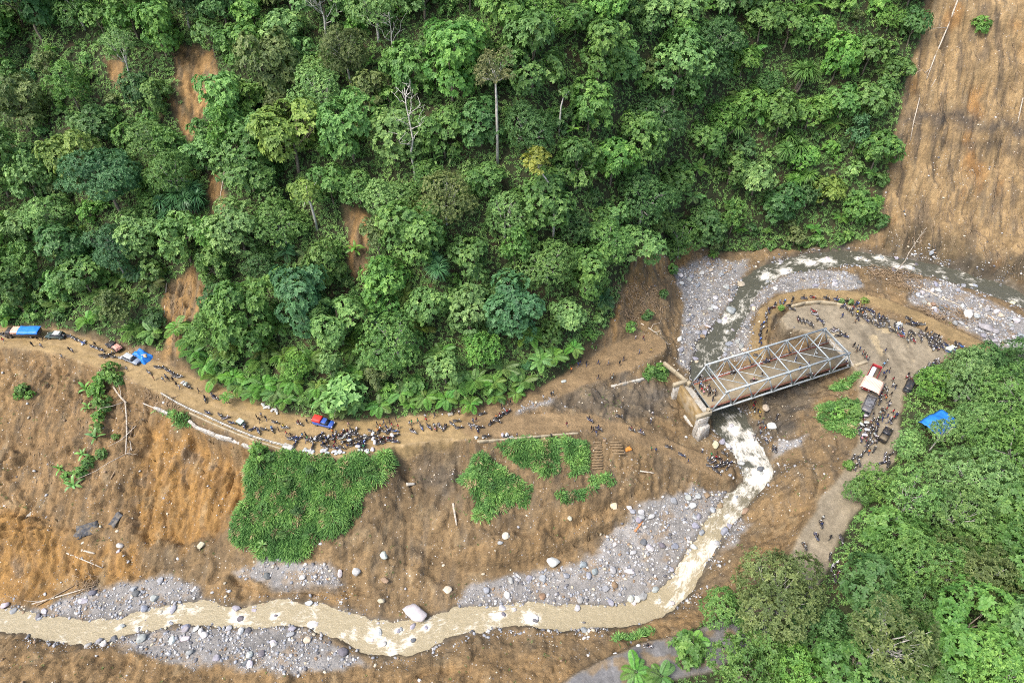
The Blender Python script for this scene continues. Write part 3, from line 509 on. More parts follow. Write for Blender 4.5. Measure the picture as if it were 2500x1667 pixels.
def crown_mesh(name, Rc, seed, kind='rosette', dens_=1.0, L=.62):
    rng = np.random.default_rng(seed); flat = {'rosette': 1.0, 'fine': .9, 'umbrella': .5, 'sparse': .8, 'column': 1.45}[kind]
    nl = int({'rosette': 15, 'fine': 18, 'umbrella': 22, 'sparse': 16, 'column': 15}[kind] * (1 + Rc * .09))
    z = rng.uniform(-.8, 1, nl); ph = rng.uniform(0, 6.28, nl); q = np.sqrt(np.maximum(0, 1 - z * z)); dd = np.stack([q * np.cos(ph), q * np.sin(ph), z], 1)
    cen = dd * rng.uniform(.42, .78, (nl, 1)) * Rc * np.array([[1, 1, flat]]); lr = Rc * rng.uniform(.2, .4, nl) * (.85 if kind in ('umbrella', 'sparse') else 1); lt = rng.uniform(.82, 1.2, nl)
    sq = np.array([[1, 1, .45 if kind == 'umbrella' else .8]])
    M = int(dens_ * 9.5 * Rc * Rc / (L / .62) ** 1.6 * {'rosette': 2.1, 'fine': 2.6, 'umbrella': 2.5, 'sparse': 1.5, 'column': 2.4}[kind])
    li = rng.choice(nl, M, p=lr ** 2 / (lr ** 2).sum()); z = rng.uniform(-.45, 1, M); ph = rng.uniform(0, 6.28, M); q = np.sqrt(1 - z * z); d = np.stack([q * np.cos(ph), q * np.sin(ph), z], 1)
    P = cen[li] + d * (lr[li] * rng.uniform(.7, 1.08, M))[:, None] * sq
    keep = np.ones(M, bool)
    for j in range(nl): keep &= ~((np.linalg.norm((P - cen[j]) / sq, axis=1) < lr[j] * .78) & (li != j))
    P, d, li = P[keep], d[keep], li[keep]
    Nn = unit(d * .7 + P / Rc * .35 + np.array([[0, 0, .45]]) + rng.normal(size=P.shape) * .22); tn = lt[li] * rng.uniform(.8, 1.22, len(P))
    k = {'rosette': 7, 'fine': 6, 'umbrella': 7, 'sparse': 5, 'column': 6}[kind]
    V, F, t = rosettes(P, Nn, k, L, rng, tn, (-.05, .5) if kind == 'rosette' else (-.3, .9), .1, .6 if kind in ('rosette', 'column') else .46)
    me = make_mesh(name, V, F, [M_LEAF], False, dict(tone=t)); me['n'] = len(F)
    return me, cen, lr
def trunk_mesh(name, cen, h, r0, m, rng, twig=.5):
    base = bend((0, 0, -.6), (0, 0, h * .75), 5, .05, rng); parts = [tube(base, np.linspace(r0, r0 * .62, 5), 7)]
    top = base[-1]
    for c in cen:
        c = np.array(c) + [0, 0, h]; s = base[-1] if rng.random() < .6 else base[-2]
        parts.append(tube(bend(s, c, 4, .1, rng), np.linspace(r0 * .42, r0 * .1, 4), 5))
        for _ in range(2): parts.append(tube(bend(c * .5 + np.array(s) * .5, c + np.array([rng.gauss(0, 1), rng.gauss(0, 1), rng.gauss(.2, .6)]) * twig * 1.6, 3, .1, rng), np.linspace(r0 * .16, r0 * .05, 3), 4))
    return make_mesh(name, *join(parts), [m], True)
TREES = {}                                           # kind -> list of (crown mesh, trunk mesh, radius, height of crown centre)
def tree_kind(key, Rc, n, kind, L, hfac, bark, dens_=1.0, r0=.045):
    TREES[key] = []
    for i in range(n):
        cm, cen, lr = crown_mesh('crown_' + key, Rc, hash((key, i, 5)) % 9999 if False else (sum(map(ord, key)) * 31 + i * 97) % 9999, kind, dens_, L)
        h = Rc * hfac; rr = random.Random(i + len(key) * 7); TREES[key].append((cm, trunk_mesh('trunk_' + key, cen[:12], h, max(.12, Rc * r0), bark, rr), Rc, h))
tree_kind('broad', 5.6, 5, 'rosette', .68, .98, M_BARK, 1.2)
tree_kind('broadbig', 8.0, 4, 'rosette', .72, .95, M_BARK, 1.25)
tree_kind('fine', 5.4, 4, 'fine', .5, 1.0, M_BARK, 1.2)
tree_kind('finebig', 8.2, 3, 'fine', .52, 1.0, M_PALE, 1.25)
tree_kind('umbrella', 8.5, 2, 'umbrella', .5, 1.35, M_BARK, 1.15)
tree_kind('small', 3.6, 4, 'rosette', .6, .98, M_BARK, 1.2)
tree_kind('tall', 3.8, 3, 'column', .62, 1.7, M_BARK, 1.2)
tree_kind('sparse', 6.0, 3, 'sparse', .5, 1.9, M_PALE)
tree_kind('shrub', 1.9, 5, 'rosette', .5, .62, M_BARK, 1.2)
tree_kind('shrubfine', 1.7, 3, 'fine', .36, .6, M_BARK, 1.2)
GREENS = {'mid green': (.115, .24, .058), 'dark green': (.075, .17, .05), 'light green': (.17, .325, .095), 'yellow-green': (.185, .30, .062), 'blue-green': (.075, .195, .075), 'olive green': (.13, .19, .06), 'fresh green': (.135, .295, .06)}
def jit(c, s=.12):
    k = random.uniform(1 - s, 1 + s); return tuple(max(.01, v * k * random.uniform(.94, 1.06)) for v in c)
PLACED = []                                          # x, y, radius of crowns
def base_for(px, py, h):
    """ground point whose point h metres above shows at the pixel"""
    qy = py
    for _ in range(5):
        x, y, z = g1(px, qy); u, v = proj(x, y, z + h); qy += (py - float(v)) * .9
        if qy > 1900: break
    return x, y, z
def put_tree(key, x, y, z, s, tone, name, phrase, cat='tree', group='trees of the hillside forest', stretch=1.0, color=None, label=None):
    i = random.randrange(len(TREES[key])); cm, tm, Rc, h = TREES[key][i]; rz = random.uniform(0, 6.28)
    e = empty(name, (x, y, z), rz, (s * random.uniform(.92, 1.08), s, s * stretch), tilt=(random.gauss(0, .04), random.gauss(0, .04)))
    link('trunk', tm, e); link('crown', cm, e, (0, 0, h), color=color or jit(GREENS[tone]))
    return reg(e, phrase, cat, group, label)

# ---- specimens that the photograph singles out (crown centre px, kind, scale, tone)
SPEC = [(305,420,'umbrella',1.25,'blue-green','broad umbrella-crowned blue-green tree left of the pandanus thicket'),
 (730,330,'broadbig',1.25,'yellow-green','big yellow-green spreading tree above the grey stub trunk'),
 (330,110,'sparse',.95,'light green','pale green open-crowned tree just left of the upper hillside scar'),
 (1560,480,'finebig',1.0,'dark green','large dark green domed tree at the head of the ravine'),
 (1590,300,'finebig',1.0,'dark green','dark fine-leaved tree on the spur above the ravine'),
 (1480,590,'finebig',.8,'mid green','pale-trunked mid green tree on the spur above the landing'),
 (1090,480,'finebig',.9,'olive green','olive twiggy-crowned tree below the leafless white tree'),
 (620,400,'broadbig',1.05,'mid green','round mid green tree right of the pandanus thicket'),
 (1640,170,'broadbig',1.2,'light green','large light green tree left of the dark ravine shoulder'),
 (1720,110,'finebig',1.1,'dark green','dark olive tree at the top of the ravine'),
 (600,560,'broadbig',.9,'light green','pale green tree between ravine scar and grey stub trunk'),
 (180,600,'broad',1.2,'dark green','dark tree behind the left pandanus'),
 (850,960,'shrub',3.0,'light green','large pale bush directly above the red-roofed pickup'),
 (1150,760,'broadbig',.85,'light green','rounded pale green tree below the central pandanus'),
 (1550,600,'broad',1.15,'light green','light green tree leaning over the bridge landing'),
 (2390,60,'shrub',1.3,'fresh green','small bright bush clinging to the bare right landslide'),
 (1020,560,'broadbig',1.0,'mid green','broad mid green tree in the centre of the forest below the twiggy tree'),
 (1330,480,'broadbig',.95,'mid green','round green tree beside the bent white trunk')]
FG = [(2330,925,'finebig',.95,'light green'),(2450,960,'finebig',1.0,'mid green'),(2430,1100,'finebig',1.0,'mid green'),(2330,1170,'finebig',1.0,'light green'),(2205,1085,'fine',.62,'light green'),(2180,1205,'sparse',1.0,'light green'),(2290,1255,'finebig',.95,'mid green'),(2440,1230,'broadbig',.85,'mid green'),
 (2150,1300,'broad',1.1,'mid green'),(2220,1370,'finebig',.95,'mid green'),(2330,1400,'finebig',.9,'olive green'),(2470,1420,'broadbig',.9,'mid green'),(1868,1455,'finebig',1.2,'olive green'),(1755,1485,'fine',.85,'mid green'),(2085,1545,'sparse',1.35,'olive green'),(2320,1540,'broadbig',1.0,'fresh green'),
 (2200,1480,'fine',1.1,'mid green'),(2480,1560,'broadbig',.95,'light green'),(1800,1620,'fine',1.25,'mid green'),(1965,1525,'fine',1.0,'dark green'),(2100,1440,'broad',1.1,'dark green'),(2420,1650,'finebig',.8,'fresh green'),(2250,1640,'broad',.9,'mid green'),(1930,1650,'fine',1.0,'fresh green'),
 (2260,935,'fine',.9,'fresh green'),(2390,870,'fine',.8,'dark green'),(2480,870,'finebig',.7,'dark green'),(2120,1180,'fine',.8,'fresh green'),(2085,1195,'fine',.6,'mid green'),(2380,1320,'broad',1.0,'mid green'),(2520,1320,'finebig',.8,'mid green'),(2350,1030,'finebig',.7,'light green'),(2268,1052,'sparse',.6,'light green'),(2520,1060,'finebig',.8,'mid green'),(2130,1390,'fine',.9,'mid green'),(1680,1590,'shrub',1.8,'mid green'),(2050,1640,'broad',1.1,'mid green'),(2560,1480,'broadbig',.9,'mid green')]
for px, py, key, s, tone, lab in SPEC:
    Rc, h = TREES[key][0][2:]; x, y, z = base_for(px, py, h * s); PLACED.append((x, y, Rc * s * .9))
    put_tree(key, x, y, z, s, tone, 'broadleaf_tree' if 'shrub' not in key else 'bush', None, 'tree' if 'shrub' not in key else 'bush', None, label=lab)
for px, py, key, s, tone in FG:
    Rc, h = TREES[key][0][2:]; x, y, z = base_for(px, py, h * s); PLACED.append((x, y, Rc * s * .9))
    put_tree(key, x, y, z, s, tone, 'valley_tree', f"{tone} {'domed' if 'big' in key else 'leafy'} tree", 'tree', 'trees between the valley road and the camera')
# ---- the forest: rejection-sampled crowns, large ones first
FERNS = [(42,595,.95),(46,633,.8),(207,622,.8),(333,806,1.0),(505,890,.9),(536,879,.7),(574,921,.85),(624,959,.75),(777,947,.8),(792,978,.75),(620,699,.9),(1091,974,.8),(1206,936,.85),(1209,967,.75),(1278,932,.85),(1259,959,.65),(1294,817,.9),(19,775,.7),(298,683,.8),(2124,425,.9),(2032,302,.9),(2030,360,.6),(1967,15,1.1),(1683,1570,.8),(1550,1640,.85),(1610,1650,.8),(1917,1620,1.1),
                  (480,860,.8),(700,975,.7),(1150,985,.7),(905,860,.7),(1740,620,.5),(1776,500,.6),(1800,560,.6),(1870,565,.5),(1985,560,.7),(2050,530,.7),(1690,480,.9),(1700,410,.9),(130,120,.5),(225,180,.5),(560,970,.5),(1000,985,.5),(440,800,.9),(470,830,.9),(530,920,.9),(590,940,.9),(650,940,1.0),(680,960,.9),(720,930,.9),(840,1000,.8),(930,990,.8),(980,960,.9),(1040,970,.9),(1120,950,.9),(1160,930,1.0),(1230,900,1.0),(1320,880,.9),(1350,870,.9),(1400,850,.8),(90,740,.9),(150,750,.9),(220,780,.8),(380,810,.9),(260,720,.9),(100,680,.9),(880,900,.9),(980,880,.9),(760,880,1.0),(640,880,1.0),(1080,860,.9)]
CLEAR = [(a, b, 16 * c, b + 10) for a, b, c in FERNS] + [(1012,320,70,440),(1215,300,45,400),(1348,510,40,595),(1310,405,45,595),(774,525,35,560),(795,40,75,110),(965,90,45,160),(1395,295,60,340),(475,185,62,215),(284,180,30,200),(440,760,45,800),(530,470,22,500),(868,590,25,640),(475,470,80,520),(149,588,50,620),(1068,650,50,690),(1944,180,40,200),(1914,350,35,380),(1933,430,25,450),(350,670,50,690),(620,699,35,715),(720,615,45,640)]
def forest():
    cy = [g1(a, d)[1] for a, b, c, d in CLEAR]
    bare_g = np.maximum(mask['scarp'], mask['redscar']).reshape(NY, NX); mf_g = mask['forest'].reshape(NY, NX); rd = road_d.reshape(NY, NX)
    n = 16000; x = RNG.uniform(-150, 150, n); y = RNG.uniform(80, 225, n); z = sample(x, y); ok = sample(x, y, mf_g) > .6; ok &= ~((x > 40) & (y < 120))
    x, y, z = x[ok], y[ok], z[ok]; r_d = sample(x, y, rd); got = {'t': 0, 's': 0}; j = 0; N = len(x)
    plan = [('broadbig', 50, (.78, 1.12)), ('finebig', 18, (.75, 1.0)), ('broad', 105, (.8, 1.2)), ('fine', 50, (.75, 1.15)), ('tall', 20, (.8, 1.15)), ('small', 60, (.8, 1.2)), ('shrub', 180, (.9, 1.7)), ('shrubfine', 95, (1., 1.7))]
    for key, cnt, (s0, s1) in plan:
        Rc, h = TREES[key][0][2:]; placed = 0; tries = 0
        while placed < cnt and tries < 3500:
            tries += 1; j = (j + 1) % N; s = random.uniform(s0, s1); r = Rc * s
            px, py = proj(x[j], y[j], z[j] + h * s)
            if not (-90 < px < 2330 and -150 < py < 1010): continue
            if 'shrub' not in key and r_d[j] < r * .95 + .8: continue
            if 'shrub' in key and r_d[j] < r * .8 + .4: continue
            open_left = px < 330 and 60 < py < 400
            if open_left and 'shrub' not in key and random.random() < .93: continue
            if 'big' in key and (px > 1730 or py > 850): continue
            if any((px - a) ** 2 + (py - b) ** 2 < (c + r * 5.2) ** 2 and y[j] < q + 2 for (a, b, c, _), q in zip(CLEAR, cy)) and not ('shrub' in key and random.random() < .4): continue
            q = .62 if 'shrub' not in key else .5
            if any((x[j] - a) ** 2 + (y[j] - b) ** 2 < (q * (r + c)) ** 2 for a, b, c in PLACED): continue
            if max(float(sample(a, b, bare_g)) for a, b, _ in zip(*ground([px, px, px, px - 5 * r, px + 5 * r, px - 4 * r, px + 4 * r], [py, py + r * 6, py - r * 7.5, py, py, py - 5 * r, py - 5 * r]))) > .4: continue
            PLACED.append((x[j], y[j], r)); placed += 1
            v = noise(np.array([x[j] * .03]), np.array([y[j] * .03]), 4)[0] + random.gauss(0, .35)
            tone = 'dark green' if v < -.7 else 'mid green' if v < -.05 else 'fresh green' if v < .25 else 'light green' if v < .6 else 'yellow-green' if random.random() < .35 else 'light green'
            if px > 1680 and random.random() < .6: tone = random.choice(['dark green', 'mid green', 'mid green', 'fresh green'])
            if random.random() < .035: tone = 'olive green'
            if random.random() < .02: tone = 'blue-green'
            sz = {'broadbig': 'large', 'finebig': 'large fine-leaved', 'broad': 'round', 'fine': 'fine-leaved', 'tall': 'narrow', 'small': 'small', 'shrub': 'leafy', 'shrubfine': 'small-leaved'}[key]
            if 'shrub' in key: put_tree(key, x[j], y[j], z[j], s, tone, 'bush', f'{tone} {sz} bush', 'bush', 'bushes of the forest undergrowth', random.uniform(.8, 1.2))
            else: put_tree(key, x[j], y[j], z[j], s, tone, 'broadleaf_tree', f'{sz} {tone} tree', 'tree', 'trees of the hillside forest', random.uniform(.9, 1.25))
forest()
# ---- undergrowth: one continuous leafy mass over the forest floor
def undergrowth():
    n = 150000; x = RNG.uniform(-150, 150, n); y = RNG.uniform(32, 225, n); z = sample(x, y); px, py = proj(x, y, z)
    m = sample(x, y, mask['forest'].reshape(NY, NX)) - 1.3 * sample(x, y, np.maximum(mask['scarp'], mask['redscar']).reshape(NY, NX)) > RNG.uniform(.3, .9, n)
    m &= (px > -60) & (px < 2560) & (py > -60) & (py < 1700) & (sample(x, y, road_d.reshape(NY, NX)) > .4) & (sample(x, y, d_r.reshape(NY, NX)) > 3.2)
    x, y, z = x[m][:52000], y[m][:52000], z[m][:52000]; n = len(x); rng = RNG
    e = .6; gxs = (sample(x + e, y) - sample(x - e, y)) / 2 / e; gys = (sample(x, y + e) - sample(x, y - e)) / 2 / e; N_ = unit(np.stack([-gxs, -gys, np.ones(n)], 1) + rng.normal(size=(n, 3)) * .3)
    hh = (np.clip(fbm(x * .25, y * .25, 3, 33) + .45, 0, 1.3)) * 1.5 * rng.uniform(.3, 1, n); z = z + hh * sst(.4, 3, sample(x, y, road_d.reshape(NY, NX)))
    v = fbm(x * .12, y * .12, 3, 35); tone = rng.uniform(.7, 1.25, n) * (1 + .3 * v); k = 5
    V, F, t = rosettes(np.stack([x, y, z], 1), N_, k, .62, rng, tone, (-.1, .8), .2, .36)
    o = link('undergrowth', make_mesh('undergrowth', V, F, [leaf_mat('undergrowth_leaf', .55, .25, (.16, .31, .08))], False, dict(tone=t))); o['kind'] = 'stuff'
    reg(o, None, 'undergrowth', None, 'dense green undergrowth covering the forest floor')
undergrowth()
# ---- ferns, palms, bananas, pandanus: a rosette of separate fronds
def frond_mesh(name, L, pairs, pl, pw, arch, droop, sweep=.35, seed=1):
    rng = np.random.default_rng(seed); s = np.linspace(.12, 1, pairs); xx = L * s * (1 - .18 * arch * s * s); zz = L * (arch * s * .75 - arch * 1.05 * s ** 2.2)
    c = np.stack([xx, 0 * s, zz], 1); ln = pl * np.sin(np.pi * np.clip(s * .93 + .07, 0, 1)) ** .6 + .05; Vs, Fs, Ts, o = [], [], [], 0
    for sg in (-1, 1):
        d = unit(np.stack([np.full(pairs, sweep), np.full(pairs, float(sg)), -.12 + rng.normal(size=pairs) * .08], 1)); v, f, t = leaves(c, d, np.tile([[0, 0, 1.0]], (pairs, 1)), ln, pw, droop, rng.uniform(.85, 1.15, pairs), .03)
        Vs.append(v); Fs.append(f + o); Ts.append(t); o += len(v)
    q = np.concatenate([[[0, 0, -.1]], c]); rv, rf = tube(q, np.linspace(.05, .012, len(q)) * L / 4, 3, False); rf = np.array(rf)
    V = np.concatenate(Vs + [rv]); F = np.concatenate(Fs + [np.concatenate([rf[:, :3], rf[:, [0, 2, 3]]]) + o]); return make_mesh(name, V, F, [M_FROND], False, dict(tone=np.concatenate(Ts + [np.full(len(rv), 1.1)])))
def blade_mesh(name, L, Wd, arch, seed=1, n=8, rag=.12):
    rng = np.random.default_rng(seed); s = np.linspace(0, 1, n); x = L * s * (1 - .2 * s * s * arch); z = L * (arch * s * .9 - arch * 1.15 * s ** 2.1); w = Wd * np.clip(np.sin(np.pi * np.clip(s * .96 + .04, 0, 1)) ** .55, .05, 1) * .5
    wl = w * (1 + rng.normal(size=n) * rag); wr = w * (1 + rng.normal(size=n) * rag)
    V = np.concatenate([np.stack([x, -wl, z - wl * .25], 1), np.stack([x, 0 * x, z + .02], 1), np.stack([x, wr, z - wr * .25], 1)]); F = []
    for i in range(n - 1):
        for a in (0, n): F.append([a + i, a + i + 1, a + n + i + 1, a + n + i])
    return make_mesh(name, V, np.array(F), [M_FROND], True, dict(tone=np.r_[np.full(n, .95), np.full(n, 1.2), np.full(n, 1.0)]))
FR = {'fern': [frond_mesh('fern_frond', 3.6, 20, 1.0, .30, .55 + .12 * i, .12, .4, i) for i in range(3)], 'palm': [frond_mesh('palm_frond', 3.8, 26, 1.15, .11, .55 + .15 * i, .3, .6, 9 + i) for i in range(3)],
      'banana': [blade_mesh('banana_leaf', 2.9, .72, .5 + .2 * i, i) for i in range(3)]}
STEM = make_mesh('stem', *tube([(0, 0, -.6), (.05, 0, .5), (0, .04, 1)], [.17, .14, .11], 7), [M_BARK], True)
BSTEM = make_mesh('banana_stem', *tube([(0, 0, -.4), (.04, 0, .5), (0, 0, 1)], [.16, .13, .09], 7), [mat('banana_stem', (.2, .24, .09), .6)], True)
def rosette_plant(name, kind, px, py, s, h, nf, tone, phrase, cat, group, up=.15, label=None, pos=None):
    x, y, z = pos or base_for(px, py, h); e = empty(name, (x, y, z - .05), random.uniform(0, 6.28), 1); c = jit(GREENS[tone], .15) if isinstance(tone, str) else tone
    link('stem', BSTEM if kind == 'banana' else STEM, e, scale=(s * 1.1, s * 1.1, max(h, .3)))
    for k in range(nf):
        link('leaf' if kind == 'banana' else 'frond', random.choice(FR[kind]), e, (0, 0, h), (random.gauss(0, .12), -random.uniform(-.25, .35) - up * (k % 2) * 1.6, 2 * math.pi * k / nf + random.gauss(0, .15)), s * random.uniform(.75, 1.1), tuple(v * random.uniform(.85, 1.15) for v in c))
    return reg(e, phrase, cat, group, label)
for px, py, s in FERNS:
    rosette_plant('giant_fern', 'fern', px, py, s * 1.2, 1.2 + 1.2 * random.random(), random.choice([8, 9, 10]), random.choice(['fresh green', 'light green', 'fresh green', 'mid green']), 'giant fern with arching fronds', 'fern', 'giant ferns on the slopes')
for px, py, s, t in [(344,664,1.0,'blue-green'),(379,690,.9,'olive green'),(704,614,1.0,'blue-green'),(758,626,.9,'olive green'),(926,764,.8,'blue-green'),(1473,733,.9,'blue-green'),(1030,802,1.0,'yellow-green'),(869,848,1.1,'yellow-green'),(1875,31,1.1,'fresh green'),(1830,126,1.2,'fresh green'),(1799,245,1.2,'yellow-green'),(1845,275,1.2,'fresh green'),(1850,225,1.0,'mid green'),(2100,340,.9,'olive green'),(700,870,1.0,'yellow-green'),(650,850,1.0,'yellow-green'),(560,850,1.0,'yellow-green'),(990,720,.9,'yellow-green'),(680,800,.9,'fresh green'),(1420,1420,.01,'olive green')]:
    if s > .1: rosette_plant('palm', 'palm', px, py, s, 1.5 + 2 * random.random(), random.choice([9, 10, 12]), t, f'{t} feather-leaved palm', 'palm', 'palms in the forest', .25)
for px, py, s in [(1355,283,1.0),(1397,318,1.05),(1435,268,1.0),(1064,394,1.0),(1106,386,.9),(911,153,1.1),(1125,706,.95),(235,1068,1.0),(182,1185,1.05),(205,1108,.7),(150,1145,.7),(212,950,1.05),(218,995,.7),(645,1330,.6),(625,1095,.7),(870,610,1.0)]:
    rosette_plant('banana_plant', 'banana', px, py, s, 1.6 * s if py < 800 else .7, random.choice([6, 7, 8]), random.choice(['fresh green', 'light green']), 'banana plant with broad torn leaves', 'banana plant', 'banana plants', .5)
def pandan_mesh(seed):
    rng = np.random.default_rng(seed); n = 120; z = rng.uniform(-.25, .95, n); ph = rng.uniform(0, 6.28, n); q = np.sqrt(1 - z * z); d = np.stack([q * np.cos(ph), q * np.sin(ph), z], 1); V, F, T, o = [], [], [], 0
    for i in range(n):
        L = rng.uniform(1.5, 2.3); s = np.linspace(0, 1, 4)[:, None]; P = d[i] * L * s + np.array([[0, 0, -1.0]]) * L * .42 * s ** 2.2; sd = unit(np.cross(d[i], [0, 0, 1.0])) * .07 * np.array([[1], [1.1], [.8], [.05]])
        V.append(np.concatenate([P - sd, P + sd])); F += [[o + k, o + k + 1, o + 5 + k, o + 4 + k] for k in range(3)]; T += [rng.uniform(.75, 1.3)] * 8; o += 8
    return make_mesh('pandanus_head', np.concatenate(V), np.array(F), [M_FROND], False, dict(tone=T))
PAN = [pandan_mesh(i) for i in range(3)]
def pandanus(px, py, s, nh, tone, label=None):
    h = 3.2 * s; x, y, z = base_for(px, py, h); e = empty('pandanus', (x, y, z), random.uniform(0, 6), s)
    heads = [(random.gauss(0, 1.1) * (nh > 1), random.gauss(0, 1.1) * (nh > 1), 3.2 + random.gauss(0, .6)) for _ in range(nh)]
    link('stem', make_mesh('pandanus_stem', *join([tube(bend((0, 0, -.5), p, 4, .08), [.2, .16, .13, .1], 6) for p in heads]), [M_BARK], True), e)
    for p in heads: link('leaf_head', random.choice(PAN), e, p, (random.gauss(0, .25), random.gauss(0, .25), random.uniform(0, 6)), random.uniform(.85, 1.15), jit(GREENS[tone]))
    reg(e, f'{tone} strap-leaved pandanus', 'pandanus', 'pandanus clumps', label)
for a in [(475,480,1.5,6,'blue-green','large pandanus thicket with blue-green strap leaves beside the ravine'),(430,510,1.3,4,'blue-green'),(149,588,1.3,2,'mid green'),(1068,645,1.3,4,'blue-green'),(1944,172,2.0,6,'mid green'),(1914,344,1.8,5,'mid green'),(1933,430,1.6,4,'fresh green'),(2189,356,1.3,2,'blue-green'),(1760,300,1.6,4,'mid green'),(2000,250,1.5,3,'fresh green'),(2448,1264,1.0,2,'light green'),(2480,1300,1.0,2,'mid green'),(2393,1336,1.0,3,'dark green'),(2218,1640,.95,3,'mid green'),(2150,1650,.9,3,'blue-green'),(930,770,.8,1,'blue-green'),(2100,1640,.8,2,'mid green')]: pandanus(*a)
# ---- bushes of the slide and of the yard edge
for px, py, s, t in [(272,905,1.1,'fresh green'),(290,925,1.0,'mid green'),(252,925,1.1,'fresh green'),(240,955,1.2,'fresh green'),(255,985,1.1,'mid green'),(248,1015,.9,'fresh green'),(240,1045,.8,'mid green'),(62,950,.9,'mid green'),(75,965,.6,'fresh green'),(48,965,.6,'fresh green'),(222,1130,.9,'mid green'),(250,1110,.8,'mid green'),(200,1150,.8,'mid green'),(165,1165,.7,'fresh green'),(285,1068,.5,'mid green'),(635,1110,1.0,'fresh green'),(660,1120,.9,'mid green'),(2070,1135,.7,'fresh green'),(2345,865,.9,'light green'),(2375,880,1.2,'mid green'),(2420,875,1.3,'dark green'),(1590,905,.8,'mid green'),(1612,900,.8,'fresh green'),(1640,660,1.0,'mid green'),(1620,720,.8,'dark green'),(1580,770,.9,'dark green'),(1540,800,.8,'mid green'),(2060,985,.9,'mid green'),(2040,1010,.9,'fresh green'),(2085,1010,.9,'mid green'),(1905,752,.5,'fresh green'),(2052,735,.45,'light green'),(2110,735,.6,'yellow-green'),(2075,737,.5,'light green')]:
    x, y, z = base_for(px, py, 1.0 * s); put_tree('shrub', x, y, z, s, t, 'bush', f'{t} leafy bush', 'bush', 'bushes on the slide and road edges')
for px, py, s, t in [(640,1150,.9,'dark green'),(700,1175,1.1,'mid green'),(760,1145,.8,'dark green'),(650,1235,1.1,'mid green'),(725,1245,.9,'dark green'),(820,1160,.8,'mid green'),(905,1140,.9,'mid green'),(690,1300,.8,'mid green'),(790,1210,.9,'fresh green'),(1175,1150,.7,'mid green'),(1200,1190,.8,'dark green'),(1300,1105,.6,'mid green')]:
    x, y, z = base_for(px, py, .5 * s); put_tree('shrubfine', x, y, z - .2, s, t, 'bush', f'{t} low bush in the slope grass', 'bush', 'bushes on the grass slopes', .8)
# ---- bare trees
def dead_tree(name, px0, py0, px1, py1, spread, label, m=M_PALE, nb=9, r0=.32, lean=0):
    x, y, z = g1(px0, py0); h = 5.0
    for _ in range(12):
        u, v = proj(x + lean, y, z + h); h += (float(v) - py1) / 9.0
    rr = random.Random(px0); e = empty(name, (x, y, z)); path = bend((0, 0, -1), (lean, 0, h), 7, .03, rr)
    link('trunk', make_mesh('dead_trunk', *tube(path, np.linspace(r0, r0 * .22, 7), 7), [m], True), e)
    for k in range(nb):
        t = rr.uniform(.38, .95); i = t * 6; a = path[int(i)] * (1 - i % 1) + path[min(6, int(i) + 1)] * (i % 1); ang = rr.uniform(0, 6.28); L = spread * rr.uniform(.5, 1.1) * (1.25 - t)
        b = a + np.array([math.cos(ang) * L, math.sin(ang) * L, L * rr.uniform(.7, 1.3)]); p = bend(a, b, 5, .12, rr); bs = [tube(p, np.linspace(r0 * .34, r0 * .1, 5), 5)]
        for q in range(4):
            j = rr.randrange(1, 5); c = p[j] + np.array([rr.gauss(0, 1), rr.gauss(0, 1), rr.uniform(.3, 1.4)]) * L * .28; bs.append(tube(bend(p[j], c, 3, .1, rr), np.linspace(r0 * .16, r0 * .08, 3), 4))
        link('branch', make_mesh('dead_branch', *join(bs), [m], True), e)
    reg(e, None, 'tree', None, label); return e
dead_tree('leafless_tree', 1014, 440, 1008, 215, 8, 'leafless white tree with spreading bare branches in mid forest', nb=12)
dead_tree('leafless_tree', 800, 110, 795, -40, 9, 'bare grey tree crown at the top edge left of centre', nb=12)
dead_tree('leafless_tree', 965, 160, 958, 30, 6, 'two-stemmed bare tree upper right of the bare grey crown', nb=7, r0=.22)
dead_tree('leafless_tree', 2185, 668, 2215, 555, 2.2, 'leaning bare trunk standing in the riverbed below the right landslide', M_DEAD, 6, .2, 2.0)
def long_trunk_tree(px0, py0, px1, py1, crown, cs, tone, label, kink=None, r0=.38):
    x, y, z = g1(px0, py0); e = empty('tall_tree', (x, y, z)); h = 12.0
    for _ in range(14):
        u, v = proj(x, y, z + h); h += (float(v) - py1) / 9.0
    wx = (px1 - px0) / 9.0; pts = [(0, 0, -1), (0, 0, h * .35), (wx * .1, 0, h * .7), (wx * .75 if kink else wx * .6, 0, h * .9), (wx, 0, h)]
    link('trunk', make_mesh('tall_trunk', *tube(pts, [r0, r0 * .85, r0 * .7, r0 * .5, r0 * .35], 8), [M_PALE], True), e)
    cm, tm, Rc, hc = TREES[crown][0]; link('limbs', make_mesh('limbs', *join([tube(bend((wx, 0, h * .93), (wx + random.gauss(0, 1) * Rc * cs * .6, random.gauss(0, 1) * Rc * cs * .6, h + random.uniform(-.2, .6) * Rc * cs), 4, .1), [.16, .12, .08, .03], 5) for _ in range(9)]), [M_PALE], True), e)
    link('crown', cm, e, (wx, 0, h + Rc * cs * .15), scale=(cs, cs, cs), color=tone); reg(e, None, 'tree', None, label)
long_trunk_tree(1215, 400, 1213, 180, 'sparse', .95, (.16, .18, .07), 'very tall white-trunked tree with thin yellowish crown in mid forest')
long_trunk_tree(1350, 595, 1310, 400, 'small', .95, (.24, .28, .05), 'bent white trunk tree with a small yellow crown', True, .3)
long_trunk_tree(775, 560, 768, 470, 'broad', .7, GREENS['yellow-green'], 'short grey stub trunk under a yellow-green crown', r0=.36)
long_trunk_tree(1365, 330, 1372, 230, 'small', .4, GREENS['mid green'], 'broken pale trunk right of the very tall white tree', r0=.25)
